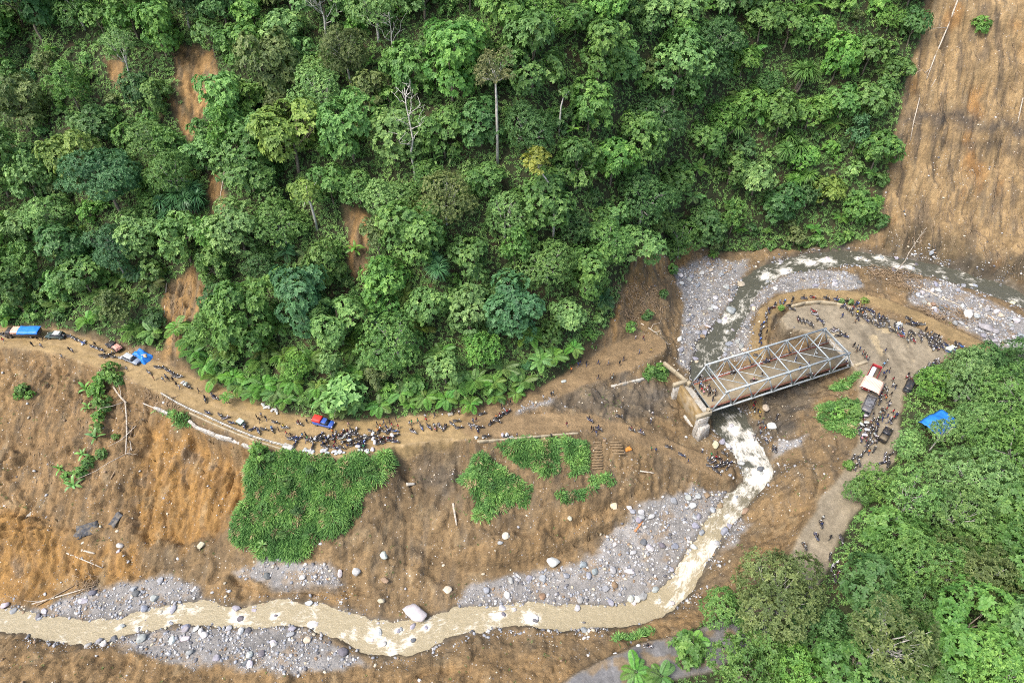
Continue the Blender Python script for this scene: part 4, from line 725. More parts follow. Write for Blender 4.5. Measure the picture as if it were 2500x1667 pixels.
# ---- grass of the slopes
def grass():
    gm = mask['grass'].reshape(NY, NX); n = 90000; P = []
    allp = [p for p in PW['grass']]; areas = [abs(sum(a[0] * b[1] - b[0] * a[1] for a, b in zip(p, p[1:] + p[:1]))) / 2 for p in allp]; xs, ys = [], []
    for p, A_ in zip(allp, areas):
        p = np.array(p); k = int(A_ * 85) + 200; bx = RNG.uniform(p[:, 0].min() - .6, p[:, 0].max() + .6, k * 3); by = RNG.uniform(p[:, 1].min() - .6, p[:, 1].max() + .6, k * 3); q = sample(bx, by, gm) > RNG.uniform(.25, .8, len(bx)); xs.append(bx[q][:k]); ys.append(by[q][:k])
    x = np.concatenate(xs); y = np.concatenate(ys); z = sample(x, y) - .05; n = len(x); v = fbm(x * .3, y * .3, 3, 44)
    dry = (fbm(x * .5, y * .5, 2, 45) + RNG.normal(size=n) * .12 > .52); tone = RNG.uniform(.65, 1.35, n) * (1 + .25 * v)
    e = .5; dn = np.stack([-(sample(x + e, y) - sample(x - e, y)), -(sample(x, y + e) - sample(x, y - e)), np.zeros(n)], 1); cx_, cy_ = noise(x * .35, y * .35, 46), noise(x * .35, y * .35, 47); d = unit(dn * .6 + np.stack([cx_, cy_, 0 * x], 1) * 1.1 + RNG.normal(size=(n, 3)) * .45 + np.array([[0, 0, .42]])); z = z + .55 * np.abs(fbm(x * .4, y * .4, 2, 48)); tone = tone * (1 + .55 * noise(x * .28, y * .28, 49)); N_ = np.tile([[0., 0, 1]], (n, 1)) + RNG.normal(size=(n, 3)) * .3
    L = RNG.uniform(.7, 1.6, n) * (1 + .3 * v)
    for nm, sel, c, lab in (('tall_grass', ~dry, (.15, .32, .085), 'tall green grass growing in patches on the eroded slopes'), ('dry_grass', dry, (.38, .34, .17), 'dry straw-coloured grass among the green slope grass')):
        V, F, t = leaves(np.stack([x, y, z], 1)[sel], d[sel], N_[sel], L[sel], 16 * .01 + .09 * RNG.random(sel.sum()), .2, tone[sel], .0)
        o = link(nm, make_mesh(nm, V, F, [leaf_mat(nm, .6, .3, c)], False, dict(tone=t))); o['kind'] = 'stuff'; reg(o, None, 'grass', None, lab)
grass()
def weeds():
    n = 9000; x = RNG.uniform(-150, 120, n); y = RNG.uniform(40, 130, n); z = sample(x, y); op = ((1 - mf) * (1 - np.clip(roadm + mask['yard'], 0, 1)) * (1 - mask['gravel']) * (1 - .8 * mask['ochre'])).reshape(NY, NX)
    k = (sample(x, y, op) > .7) & (sample(x, y, d_r.reshape(NY, NX)) > 5) & (fbm(x * .14, y * .14, 3, 58) + RNG.normal(size=n) * .25 > .38); x, y, z = x[k], y[k], z[k]; n = len(x)
    V, F, t = rosettes(np.stack([x, y, z + .05], 1), unit(np.array([[0, 0, 1.0]]) + RNG.normal(size=(n, 3)) * .4), 6, .42, RNG, RNG.uniform(.6, 1.3, n), (.1, 1.0), .2, .25)
    o = link('weeds', make_mesh('weeds', V, F, [leaf_mat('weed_leaf', .6, .25, (.15, .22, .07))], False, dict(tone=t))); o['kind'] = 'stuff'; reg(o, None, 'weeds', None, 'sparse green weeds dotted over the eroded slopes')
weeds()
# ---------------------------------------------------------------- solid shapes
def box(c, s, taper=None, rot=0.0):
    cx, cy, cz = c; a, b, h = s[0] / 2, s[1] / 2, s[2] / 2; t = taper or (1, 1)
    V = np.array([[-a, -b, -h], [a, -b, -h], [a, b, -h], [-a, b, -h], [-a * t[0], -b * t[1], h], [a * t[0], -b * t[1], h], [a * t[0], b * t[1], h], [-a * t[0], b * t[1], h]], float)
    if rot: cr, sr = math.cos(rot), math.sin(rot); V[:, :2] = V[:, :2] @ np.array([[cr, sr], [-sr, cr]])
    return V + [cx, cy, cz], [[0, 3, 2, 1], [4, 5, 6, 7], [0, 1, 5, 4], [1, 2, 6, 5], [2, 3, 7, 6], [3, 0, 4, 7]]
def beam(p, q, w, h=None, up=(0, 0, 1)):
    p, q = np.array(p, float), np.array(q, float); d = (q - p) / np.linalg.norm(q - p); s = np.cross(d, up); s = s / (np.linalg.norm(s) + 1e-9); u = np.cross(s, d); h = h or w
    V = [e + a * s * w / 2 + b * u * h / 2 for e in (p, q) for a, b in ((-1, -1), (1, -1), (1, 1), (-1, 1))]
    return np.array(V), [[3, 2, 1, 0], [4, 5, 6, 7], [0, 1, 5, 4], [1, 2, 6, 5], [2, 3, 7, 6], [3, 0, 4, 7]]
def loft(secs, cap=True):
    """list of equal-length rings -> closed hull"""
    n = len(secs[0]); V = np.concatenate([np.asarray(s, float) for s in secs]); F = [[i * n + j, i * n + (j + 1) % n, (i + 1) * n + (j + 1) % n, (i + 1) * n + j] for i in range(len(secs) - 1) for j in range(n)]
    if cap: F += [list(range(n))[::-1], [(len(secs) - 1) * n + j for j in range(n)]]
    return V, F
def bevelled(me, w=.03, seg=1):
    import bmesh
    bm = bmesh.new(); bm.from_mesh(me); bmesh.ops.bevel(bm, geom=bm.edges[:], offset=w, segments=seg, affect='EDGES', clamp_overlap=True); bm.to_mesh(me); bm.free(); return me
def part(name, parts, m, parent, bev=0, smooth=False, **kw):
    V, F = join(parts) if isinstance(parts, list) else parts
    me = make_mesh(name, V, F, [m] if not isinstance(m, (list, tuple)) else m, smooth)
    if bev: bevelled(me, bev)
    return link(name, me, parent, **kw)
def wheel_mesh(name, r, w, m, sides=14):
    ph = np.arange(sides) * 2 * np.pi / sides; ring = lambda rr, y: np.stack([rr * np.cos(ph), np.full(sides, y), rr * np.sin(ph)], 1)
    return make_mesh(name, *loft([ring(r * .55, -w * .3), ring(r * .92, -w / 2), ring(r, -w * .25), ring(r, w * .25), ring(r * .92, w / 2), ring(r * .55, w * .3)]), [m], True)
M_STEEL = mat('galvanised_steel', (.36, .40, .41), .45, .1, .12, 1.5, dirt=(.25, .22, .17), dirt_amt=.25); M_CONC = mat('concrete', (.40, .38, .33), .9, scale=1.2, var=.3, bump=.4, dirt=MUD, dirt_amt=.7)
M_CREAM = mat('cream_concrete', (.34, .29, .2), .85, scale=1.5, var=.2, dirt=(.3, .24, .15), dirt_amt=.5); M_WHITE = mat('white_paint', (.46, .445, .41), .7, scale=1.5, var=.15, dirt=(.36, .29, .18), dirt_amt=.5)
M_RED = mat('red_paint', (.21, .075, .055), .6, scale=1.5, var=.3, dirt=MUD, dirt_amt=.5); M_DECK = mat('muddy_deck', (.23, .19, .13), .75, scale=.6, var=.25, bump=.2, dirt=(.22, .17, .09), dirt_amt=.8)
M_MUDWALL = mat('mud_stained_concrete', (.25, .175, .08), .85, scale=.8, var=.3, bump=.4, dirt=(.38, .35, .29), dirt_amt=.4); M_RUBBER = mat('rubber', (.025, .025, .027), .8, scale=6, dirt=(.2, .15, .08), dirt_amt=.5)
M_GLASS = mat('dark_glass', (.03, .035, .045), .12, spec=.6, var=.1); M_CHROME = mat('metal_grey', (.35, .35, .36), .35, .7, .15, 4); M_BLACK = mat('black_plastic', (.03, .03, .034), .5, scale=5, dirt=(.16, .12, .07), dirt_amt=.4)
M_LAMP = mat('headlight_lens', (.7, .7, .68), .15, spec=.6, var=.05); M_PAINT = mat('vehicle_paint', obj_color=True, rough=.32, spec=.5, var=.08, scale=3, dirt=(.22, .165, .09), dirt_amt=.35)
M_CLOTH = mat('cloth', obj_color=True, rough=.9, var=.15, scale=4); M_STONE = mat('masonry', (.42, .40, .36), .9, scale=2.5, var=.4, bump=.7, dirt=(.2, .15, .08), dirt_amt=.5)
M_BLUE = mat('blue_tarpaulin', (.025, .19, .62), .45, scale=1.2, var=.22, bump=.8, spec=.4); M_REDTARP = mat('red_tarpaulin', (.66, .045, .035), .5, scale=1, var=.12, bump=.4)
def stripe_mat(name, a, b_, freq, axis=1, rough=.7):
    m = mat(name, a, rough, var=.08); t = m.node_tree; b = t.nodes['Principled BSDF']; tc = node(t, 'ShaderNodeTexCoord'); w = node(t, 'ShaderNodeTexWave'); w.bands_direction = 'XYZ'[axis]; w.inputs['Scale'].default_value = freq; w.inputs['Distortion'].default_value = .6
    t.links.new(tc.outputs['Object'], w.inputs['Vector']); mx = node(t, 'ShaderNodeMix', data_type='RGBA'); t.links.new(w.outputs['Fac'], mx.inputs['Factor']); mx.inputs['A'].default_value = tuple(a) + (1,); mx.inputs['B'].default_value = tuple(b_) + (1,); t.links.new(mx.outputs['Result'], b.inputs['Base Color']); return m
M_PINK = stripe_mat('pink_striped_tarpaulin', (.74, .60, .48), (.74, .36, .28), 1.1); M_ORANGE = stripe_mat('orange_striped_tarpaulin', (.8, .55, .45), (.78, .25, .16), 1.3)

# ---------------------------------------------------------------- truss bridge (Warren trusses, 7 panels)
BZ, BT, BW, PL = -.5, 5.2, 8.5, 5.44; BA = R(20.67); BO = np.array([44.67, 96.56]); bu = np.array([math.cos(BA), math.sin(BA)]); bn = np.array([-bu[1], bu[0]])
def br(u, n, z): p = BO + bu * u + bn * n; return (float(p[0]), float(p[1]), z)
def bridge():
    e = empty('truss_bridge', (float(BO[0]), float(BO[1]), 0), BA); L = PL * 7
    def mem(nm, p, q, w, h=None, m=M_STEEL): return part(nm, beam(p, q, w, h), m, e)
    mem('deck', (.1, BW / 2, -.08), (L - .1, BW / 2, -.08), BW - 1.3, .2, M_DECK)
    for y in (0, BW):
        mem('bottom_chord', (-.2, y, BZ), (L + .2, y, BZ), .34, .4); mem('top_chord', (PL / 2 - .15, y, BT), (L - PL / 2 + .15, y, BT), .36, .36)
        for k in range(7):
            a, t, b = (k * PL, y, BZ + .15), (k * PL + PL / 2, y, BT - .12), ((k + 1) * PL, y, BZ + .15)
            mem('end_post' if k == 0 else 'diagonal', a, t, .3 if k in (0, 6) else .2, .3 if k == 0 else .22); mem('end_post' if k == 6 else 'diagonal', t, b, .26, .26)
            part('gusset_plate', box(t, (.9, .42, .55)), M_STEEL, e)
        s = 1 if y == 0 else -1; yy = y + s * .78
        mem('kerb', (.2, yy - s * .12, .14), (L - .2, yy - s * .12, .14), .36, .24, M_RED)
        mem('railing', (0, yy - s * .4, .85), (L, yy - s * .4, .85), .07, .1, M_RED)
        for k in range(15): part('railing_post', box((k * L / 14, yy - s * .4, .45), (.08, .08, .9)), M_RED, e)
    for k in range(8): mem('floor_beam', (k * PL if 0 < k < 7 else (.3 if k == 0 else L - .3), .2, -.42), (k * PL if 0 < k < 7 else (.3 if k == 0 else L - .3), BW - .2, -.42), .3, .45)
    for k in range(7):
        x = k * PL + PL / 2; mem('cross_strut', (x, .15, BT), (x, BW - .15, BT), .24, .26)
        if k < 6:
            x2 = x + PL
            for y in (.2, BW - .2): mem('lateral_brace', (x + .1, BW / 2, BT + .02), (x2 - .1, y, BT + .02), .13)
            mem('sub_brace', (x2 - .1, BW / 2, BT - .02), ((x + x2) / 2, BW * .25, BT - .02), .09)
    for x, dx in ((PL / 2, -1), (L - PL / 2, 1)):
        q = .17; mem('portal_strut', (x + dx * PL / 2 * q, .1, BT - (BT - BZ) * q), (x + dx * PL / 2 * q, BW - .1, BT - (BT - BZ) * q), .16, .2)
    reg(e, None, 'bridge', None, 'grey steel truss bridge with muddy deck and red kerbs over the river')
    w = empty('bridge_abutment', br(-1.6, BW / 2, 0), BA)                                 # the stranded abutment: its fill was washed away
    part('back_wall', box((-.9, 0, -3.2), (.9, BW + 1.0, 6.0)), M_MUDWALL, w, .05); part('bearing_shelf', box((.5, 0, -3.7), (1.9, BW + .6, 5.6)), M_CONC, w, .05)
    for s in (-1, 1):
        part('parapet', [box((-1.0, s * (BW / 2 + .7), .15), (3.9, .75, 1.1)), box((.75, s * (BW / 2 + .1), .15), (.7, 1.1, 1.1))], M_CREAM, w, .04)
        part('wing_wall', box((-1.1, s * (BW / 2 + .85), -3.9), (2.6, 1.2, 7.0), (1, .8)), M_STONE, w, .08)
    part('footing', [box((-.6, -BW / 2 - 1.2, -5.2), (3.4, 2.4, 4.2), (.8, .75), .2), box((-.2, 1, -7), (3.2, BW, 2.4))], M_STONE, w, .15)
    reg(w, None, 'abutment', None, 'stranded left bridge abutment with cream parapets and mud-stained back wall')
    w = empty('bridge_abutment', br(L + .9, BW / 2, 0), BA); part('back_wall', box((.2, 0, -2.6), (1.4, BW + 1.2, 5.6)), M_CONC, w, .05)
    for s in (-1, 1): part('parapet', box((1.4, s * (BW / 2 + .75), .3), (3.4, .7, 1.0)), M_CREAM, w, .04)
    reg(w, None, 'abutment', None, 'right bridge abutment with cream parapets beside the muddy yard')
bridge()
# ---------------------------------------------------------------- walls, kerbs, guardrail, steps
def gpts(pts, z=None):
    p = np.array(pts, float)
    if z is None: x, y, zz = ground(p[:, 0], p[:, 1]); return np.stack([x, y, zz], 1)
    x, y = at_z(p[:, 0], p[:, 1], z); return np.stack([x, y, np.full(len(x), z)], 1)
def wall(name, pts, w, h, m, label, cat='wall', z=None, seg='block', sink=.5, irregular=0):
    P = gpts(pts, z); o = P[0].copy(); e = empty(name, o); rr = random.Random(len(label))
    for a, b in zip(P[:-1], P[1:]):
        n = max(1, int(np.linalg.norm(b - a) / 2.2))
        for k in range(n):
            p, q = a + (b - a) * k / n - o, a + (b - a) * (k + .985) / n - o; hh = h * (1 + irregular * rr.uniform(-1, .6)); p[2] += hh / 2 - sink / 2; q[2] += hh / 2 - sink / 2
            part(seg, beam(p, q, w * (1 + irregular * rr.uniform(-.4, .4)), hh + sink), m, e, .03)
    return reg(e, None, cat, None, label)
wall('kerb_wall', [(463,1008),(520,1035),(580,1060),(640,1082),(692,1098)], .3, .35, M_CREAM, 'cream concrete kerb just below the white guardrail', 'kerb')
wall('stone_wall', [(463,1030),(480,1045),(508,1056),(528,1066),(570,1077),(617,1097)], .55, .8, M_STONE, 'broken white stone wall hanging above the orange scar', irregular=.5)
wall('stone_wall', [(378,998),(395,1004),(412,1012)], .6, .7, M_STONE, 'short grey stone wall stub left of the orange scar top', irregular=.3)
wall('loop_kerb', [(1932,749),(1965,741),(2003,738),(2042,743),(2068,750),(2092,757)], .5, .55, M_CREAM, 'curved low concrete wall inside the river loop track', z=.3)
wall('concrete_beam', [(1492,945),(1530,936),(1572,926)], .5, .5, M_CONC, 'pair of muddy concrete beams left of the bridge landing', 'beam')
wall('concrete_beam', [(1620,888),(1650,912),(1682,940)], .6, .8, M_CREAM, 'slanting cream beam leading to the stranded abutment', 'beam', z=-.4, sink=.2)
wall('road_kerb', [(1165,1078),(1220,1074),(1290,1068),(1350,1063),(1412,1058)], .35, .35, M_CREAM, 'thin pale road kerb above the grass terrace', 'kerb')
def guardrail():
    P = gpts([(397,965),(430,985),(465,1003),(500,1017),(540,1036),(580,1054),(620,1070),(660,1082),(705,1094)]); o = P[0].copy(); e = empty('guardrail', o)
    for a, b in zip(P[:-1], P[1:]):
        for z, w in ((.95, .26), (.5, .2)): part('rail', beam(a - o + [0, 0, z], b - o + [0, 0, z], .12, w), M_WHITE, e)
    seg = np.r_[0, np.cumsum(np.linalg.norm(np.diff(P, axis=0), axis=1))]
    for s in np.arange(0, seg[-1], 2.6): p = np.array([np.interp(s, seg, P[:, k]) for k in range(3)]) - o; part('post', box((p[0], p[1], p[2] + .4), (.18, .18, 1.3)), M_WHITE, e)
    p = P[-1] - o; part('end_block', box((p[0], p[1], p[2] + .35), (2.2, 1.1, 1.0), rot=-.35), M_WHITE, e, .05)
    reg(e, None, 'guardrail', None, 'long white guardrail along the lower edge of the muddy road')
guardrail()
M_STEP = mat('soil_step', (.21, .15, .085), .95, scale=3, var=.35, bump=.5)
def stair(px0, py0, px1, py1, w, n, label):
    a, b = gpts([(px0, py0), (px1, py1)]); e = empty('soil_steps', a)
    for k in range(n):
        p = (b - a) * (k + .5) / n; z = float(sample(a[0] + p[0], a[1] + p[1])) - a[2]; ln = np.linalg.norm(b[:2] - a[:2]) / n
        part('step', box((p[0], p[1], z + .12), (w * random.uniform(.92, 1.05), ln * .62, .5), (1, .9), random.gauss(0, .04)), M_STEP, e, .04)
    reg(e, None, 'steps', None, label)
stair(1455, 1078, 1458, 1148, 2.4, 11, 'wide brown soil steps right of the narrow grass strip'); stair(1370, 1078, 1370, 1128, 1.1, 9, 'narrow soil steps between two grass patches'); stair(1500, 1078, 1512, 1112, 2.6, 5, 'short soil steps at the track edge, rightmost flight')

# ---------------------------------------------------------------- vehicles (x forward, origin on the ground)
WHEEL = wheel_mesh('wheel', .33, .22, M_RUBBER); HUB = wheel_mesh('hub', .18, .23, M_CHROME, 10)
def prof(pts, w, wt=None):
    """side profile (x, z) swept across the width; the upper points may be narrower"""
    ws = wt or [w] * len(pts); return loft([[(x, -q / 2, z) for (x, z), q in zip(pts, ws)], [(x, q / 2, z) for (x, z), q in zip(pts, ws)]])
def wheels(e, xs, w, s=1.0):
    for x in xs:
        for y in (-1, 1): k = link('wheel', WHEEL, e, (x, y * w / 2, .33 * s), scale=(s, 1, s)); link('hub', HUB, k)
def place(front, back, z=None):
    f, b = (gpts([front, back], z)); d = f - b; return (f + b) / 2, math.atan2(d[1], d[0]), float(np.linalg.norm(d))
def suv(front, back, col, roofc, label, rack=False):
    c, a, L = place(front, back); e = empty('parked_car', c, a)
    part('body', prof([(-2.15, .35), (2.1, .35), (2.2, .55), (2.15, .88), (1.0, 1.05), (-2.15, 1.05), (-2.25, .7)], 1.72), M_PAINT, e, .06, color=col)
    part('window_band', loft([[(-2.1, -.82, 1.04), (1.05, -.82, 1.04), (1.05, .82, 1.04), (-2.1, .82, 1.04)], [(-1.9, -.68, 1.58), (.35, -.68, 1.58), (.35, .68, 1.58), (-1.9, .68, 1.58)]]), M_GLASS, e)
    part('roof', box((-.8, 0, 1.62), (2.35, 1.42, .1), (.96, .94)), M_PAINT, e, .04, color=roofc); part('bumper', [box((2.2, 0, .48), (.18, 1.66, .22)), box((-2.26, 0, .5), (.18, 1.66, .22))], M_BLACK, e, .03)
    for y in (-.62, .62): part('headlight', box((2.17, y, .76), (.12, .3, .16)), M_LAMP, e, .02)
    for y in (-.7, .7): part('pillar', beam((1.0, y * 1.14, 1.06), (.36, y * .97, 1.58), .07), M_PAINT, e, color=col)
    if rack: part('spare_cover', box((-.8, 0, 1.72), (1.5, 1.1, .1)), M_CLOTH, e, .03, color=(.62, .62, .58))
    wheels(e, (-1.35, 1.4), 1.6); reg(e, None, 'car', None, label)
def pickup(front, back, col, label, canopy=None, load=None, name='pickup'):
    c, a, L = place(front, back); e = empty(name, c, a)
    part('body', prof([(-2.3, .4), (2.2, .4), (2.3, .6), (2.22, .92), (1.35, 1.02), (-2.3, 1.02)], 1.72), M_PAINT, e, .05, color=col)
    part('cab_windows', loft([[(-.35, -.82, 1.0), (1.4, -.82, 1.0), (1.4, .82, 1.0), (-.35, .82, 1.0)], [(-.25, -.7, 1.55), (.75, -.7, 1.55), (.75, .7, 1.55), (-.25, .7, 1.55)]]), M_GLASS, e); part('roof', box((.24, 0, 1.6), (1.1, 1.46, .1), (.94, .94)), M_PAINT, e, .04, color=col)
    for y in (-.62, .62): part('headlight', box((2.27, y, .78), (.12, .32, .18)), M_LAMP, e, .02)
    part('bumper', box((2.3, 0, .5), (.18, 1.7, .24)), M_BLACK, e, .03); part('bed_floor', box((-1.4, 0, 1.03), (1.7, 1.5, .04)), M_DECK, e)
    for y in (-.8, .8): part('bed_side', box((-1.38, y, 1.2), (1.85, .1, .4)), M_PAINT, e, .02, color=col)
    part('tailgate', box((-2.28, 0, 1.2), (.1, 1.65, .4)), M_PAINT, e, .02, color=col)
    if canopy: part('canopy', loft([[(-2.3, -.84, 1.2), (-.42, -.84, 1.2), (-.42, .84, 1.2), (-2.3, .84, 1.2)], [(-2.34, -.86, 1.95), (-.38, -.86, 1.95), (-.38, .86, 1.95), (-2.34, .86, 1.95)], [(-2.2, -.5, 2.12), (-.5, -.5, 2.12), (-.5, .5, 2.12), (-2.2, .5, 2.12)]]), canopy, e, .04)
    wheels(e, (-1.45, 1.4), 1.6); reg(e, None, 'pickup', None, label)
    if load: tarp_heap((c[0] - math.cos(a) * 1.45, c[1] - math.sin(a) * 1.45, c[2] + 1.04), 2.0, 1.7, .75, a, load[0], load[1], load[2])
    return c, a
def tarp_heap(pos, lx, ly, h, rot, m, label, cat, color=None, name='tarp_covered_load', lumps=1.0):
    n = 15; u, v = np.meshgrid(np.linspace(-1, 1, n), np.linspace(-1, 1, n)); r = np.maximum(np.abs(u), np.abs(v)); k = random.uniform(0, 50)
    z = h * (1 - r ** 5) * (.78 + .35 * lumps * fbm(u * 1.6 + k, v * 1.6, 3, 3)) + .02; V = np.stack([u * lx / 2 * (1 + .08 * noise(u * 3 + k, v * 3)), v * ly / 2 * (1 + .08 * noise(u * 3, v * 3 + k)), np.where(r > .99, -.06, z)], -1).reshape(-1, 3); i = np.arange(n * n).reshape(n, n); F = np.stack([i[:-1, :-1], i[:-1, 1:], i[1:, 1:], i[1:, :-1]], -1).reshape(-1, 4)
    o = link(name, make_mesh(name, V, F, [m], False), None, pos, (0, 0, rot)); 
    if color: o.color = tuple(color) + (1,)
    return reg(o, None, cat, None, label)
def truck(front, back, cabc, bedm, label, cover=None, cover_label=None, L=None, bedc=None):
    c, a, Lp = place(front, back); L = L or max(5.5, Lp); e = empty('cargo_truck', c, a); h = L / 2
    part('cab', loft([[(h - 1.7, -1, .6), (h, -1, .6), (h, 1, .6), (h - 1.7, 1, .6)], [(h - 1.7, -1, 1.5), (h, -1, 1.4), (h, 1, 1.4), (h - 1.7, 1, 1.5)], [(h - 1.65, -.9, 2.2), (h - .45, -.9, 2.2), (h - .45, .9, 2.2), (h - 1.65, .9, 2.2)]]), M_PAINT, e, .06, color=cabc)
    part('windscreen', loft([[(h + .012, -.85, 1.42), (h - .42, -.78, 2.12), (h - .42, .78, 2.12), (h + .012, .85, 1.42)], [(h - .05, -.85, 1.4), (h - .5, -.78, 2.1), (h - .5, .78, 2.1), (h - .05, .85, 1.4)]]), M_GLASS, e)
    for y in (-.7, .7): part('headlight', box((h + .02, y, .95), (.08, .34, .22)), M_LAMP, e, .02)
    part('chassis', box((0, 0, .62), (L - .4, .9, .25)), M_BLACK, e); part('bed_floor', box((-1, 0, 1.0), (L - 2.0, 2.1, .12)), M_DECK, e)
    for y in (-1.04, 1.04): part('bed_side', box((-1, y, 1.45), (L - 2.0, .09, .85)), bedm, e, .02, color=bedc or cabc)
    for x in (-h + .02, h - 2.02): part('bed_end', box((x, 0, 1.45), (.09, 2.1, .85)), bedm, e, .02, color=bedc or cabc)
    wheels(e, (-h * .45, h - 1.0), 1.75, 1.25); reg(e, None, 'truck', None, label); return c, a, L
# left road
c, a, L = truck((22, 820), (104, 820), (.03, .03, .035), M_PAINT, 'dark cargo truck under blue and striped tarps at the left edge', bedc=(.05, .05, .07))
def sheet(name, c, a, x0, x1, w, z, m, label, sag=.1, cat='tarp', color=None, drop=.35):
    n = 12; u, v = np.meshgrid(np.linspace(0, 1, n), np.linspace(-1, 1, 9)); k = random.uniform(0, 40); zz = z + .12 * (1 - v * v) - sag * (np.sin(u * 9 + k) * .4 + .5 * fbm(u * 3 + k, v * 2, 3, 5)) - drop * np.where(np.abs(v) > .99, 1, 0); V = np.stack([x0 + (x1 - x0) * u, v * w / 2 * (1 + .05 * noise(u * 4 + k, v * 3)), zz], -1).reshape(-1, 3); i = np.arange(9 * n).reshape(9, n)
    F = np.stack([i[:-1, :-1], i[:-1, 1:], i[1:, 1:], i[1:, :-1]], -1).reshape(-1, 4); o = link(name, make_mesh(name, V, F, [m], True), None, c, (0, 0, a), color=color); so_ = o.modifiers.new('thickness', 'SOLIDIFY'); so_.thickness = .03; return reg(o, None, cat, None, label)
sheet('tarp', c, a, L / 2 - 3.6, L / 2 - 1.9, 2.5, 2.35, M_ORANGE, 'orange striped tarp on the front of the left-edge truck'); sheet('tarp', c, a, -L / 2 - .3, L / 2 - 3.55, 2.9, 2.3, M_BLUE, 'smooth bright blue tarp on the left-edge truck bed')
suv((120, 823), (156, 824), (.05, .085, .085), (.06, .09, .09), 'dark green-grey car with white sheet on roof behind the left-edge truck', True)
pickup((262, 838), (300, 862), (.025, .025, .03), 'black pickup loaded with pink cloth beside the blue tarp heap', load=(M_CLOTH, 'pink cloth bundle heaped on the black pickup bed', 'bundle'))
bpy.data.objects['tarp_covered_load'].color = (.62, .30, .24, 1)
suv((347, 892), (303, 872), (.22, .27, .34), (.42, .45, .47), 'silver-blue car parked below the blue tarp heap')
x, y, z = g1(349, 872); tarp_heap((x, y, z), 5.0, 3.0, 1.7, -.55, M_BLUE, 'crumpled bright blue tarp heap at the roadside bend', 'tarp', name='tarp_heap'); x, y, z = g1(358, 876); tarp_heap((x - .1, y - .3, z + 1.25), 1.4, 1.0, .4, .3, M_CLOTH, 'pale brown bundle lying on the blue tarp heap', 'bundle', (.55, .42, .26), 'bundle')
pickup((815, 1042), (769, 1031), (.03, .10, .42), 'blue pickup with bright red canopy on the muddy road', M_REDTARP)
# right yard
c, a, L = truck((2105, 965), (2140, 896), (.30, .02, .03), M_PAINT, 'red cargo truck with white sheet in its bed at the bridge end', L=8.2, bedc=(.42, .03, .05))
sheet('sheet', c, a, -L / 2 + .9, L / 2 - 3.4, 1.0, 1.9, M_CLOTH, 'white sheet lying in the red truck bed', .05, 'sheet', (.66, .68, .70), .1); bpy.data.objects['sheet'].location.x -= .45
x, y, z = g1(2119, 958); aw = sheet('tarp', (x, y, z), a, -2.0, 2.0, 4.4, 2.9, M_PINK, 'pale pink striped awning tarp at the front of the red truck', .25)
for k in range(4):                                    # awning poles belong to the awning
    q = [(-1.9, -2.1), (1.9, -2.1), (1.9, 2.1), (-1.9, 2.1)][k]; part('pole', beam((q[0], q[1], 0), (q[0], q[1], 2.75), .08), M_BLACK, aw)
c, a, L = truck((2106, 1018), (2124, 978), (.12, .12, .13), M_PAINT, 'truck with grey plastic covered bed below the striped awning', L=5.6, bedc=(.10, .10, .11))
tarp_heap((c[0] - math.cos(a) * .9, c[1] - math.sin(a) * .9, c[2] + 1.06), 3.9, 2.2, .9, a, mat('grey_plastic', (.14, .14, .145), .3, scale=1.5, var=.5, bump=.9, spec=.5), 'wrinkled grey plastic cover on the truck below the awning', 'tarp', name='plastic_cover')
pickup((2170, 1048), (2148, 1083), (.02, .02, .024), 'black pickup with empty muddy bed in the crowd')
suv((2222, 936), (2212, 957), (.025, .028, .034), (.03, .033, .04), 'dark car half hidden under the trees by the yard')
x, y, z = g1(2282, 1050); sh = sheet('tarp', (x, y, z + .4), .5, -3.4, 3.4, 5.0, 2.4, M_BLUE, 'bright blue tarp shelter among the trees right of the road', .5)
for q in ((-3.4, -2.5), (3.4, -2.5), (3.4, 2.5), (-3.4, 2.5)): part('pole', beam((q[0], q[1], -1.0), (q[0], q[1], 2.2), .09), M_DEAD, sh)

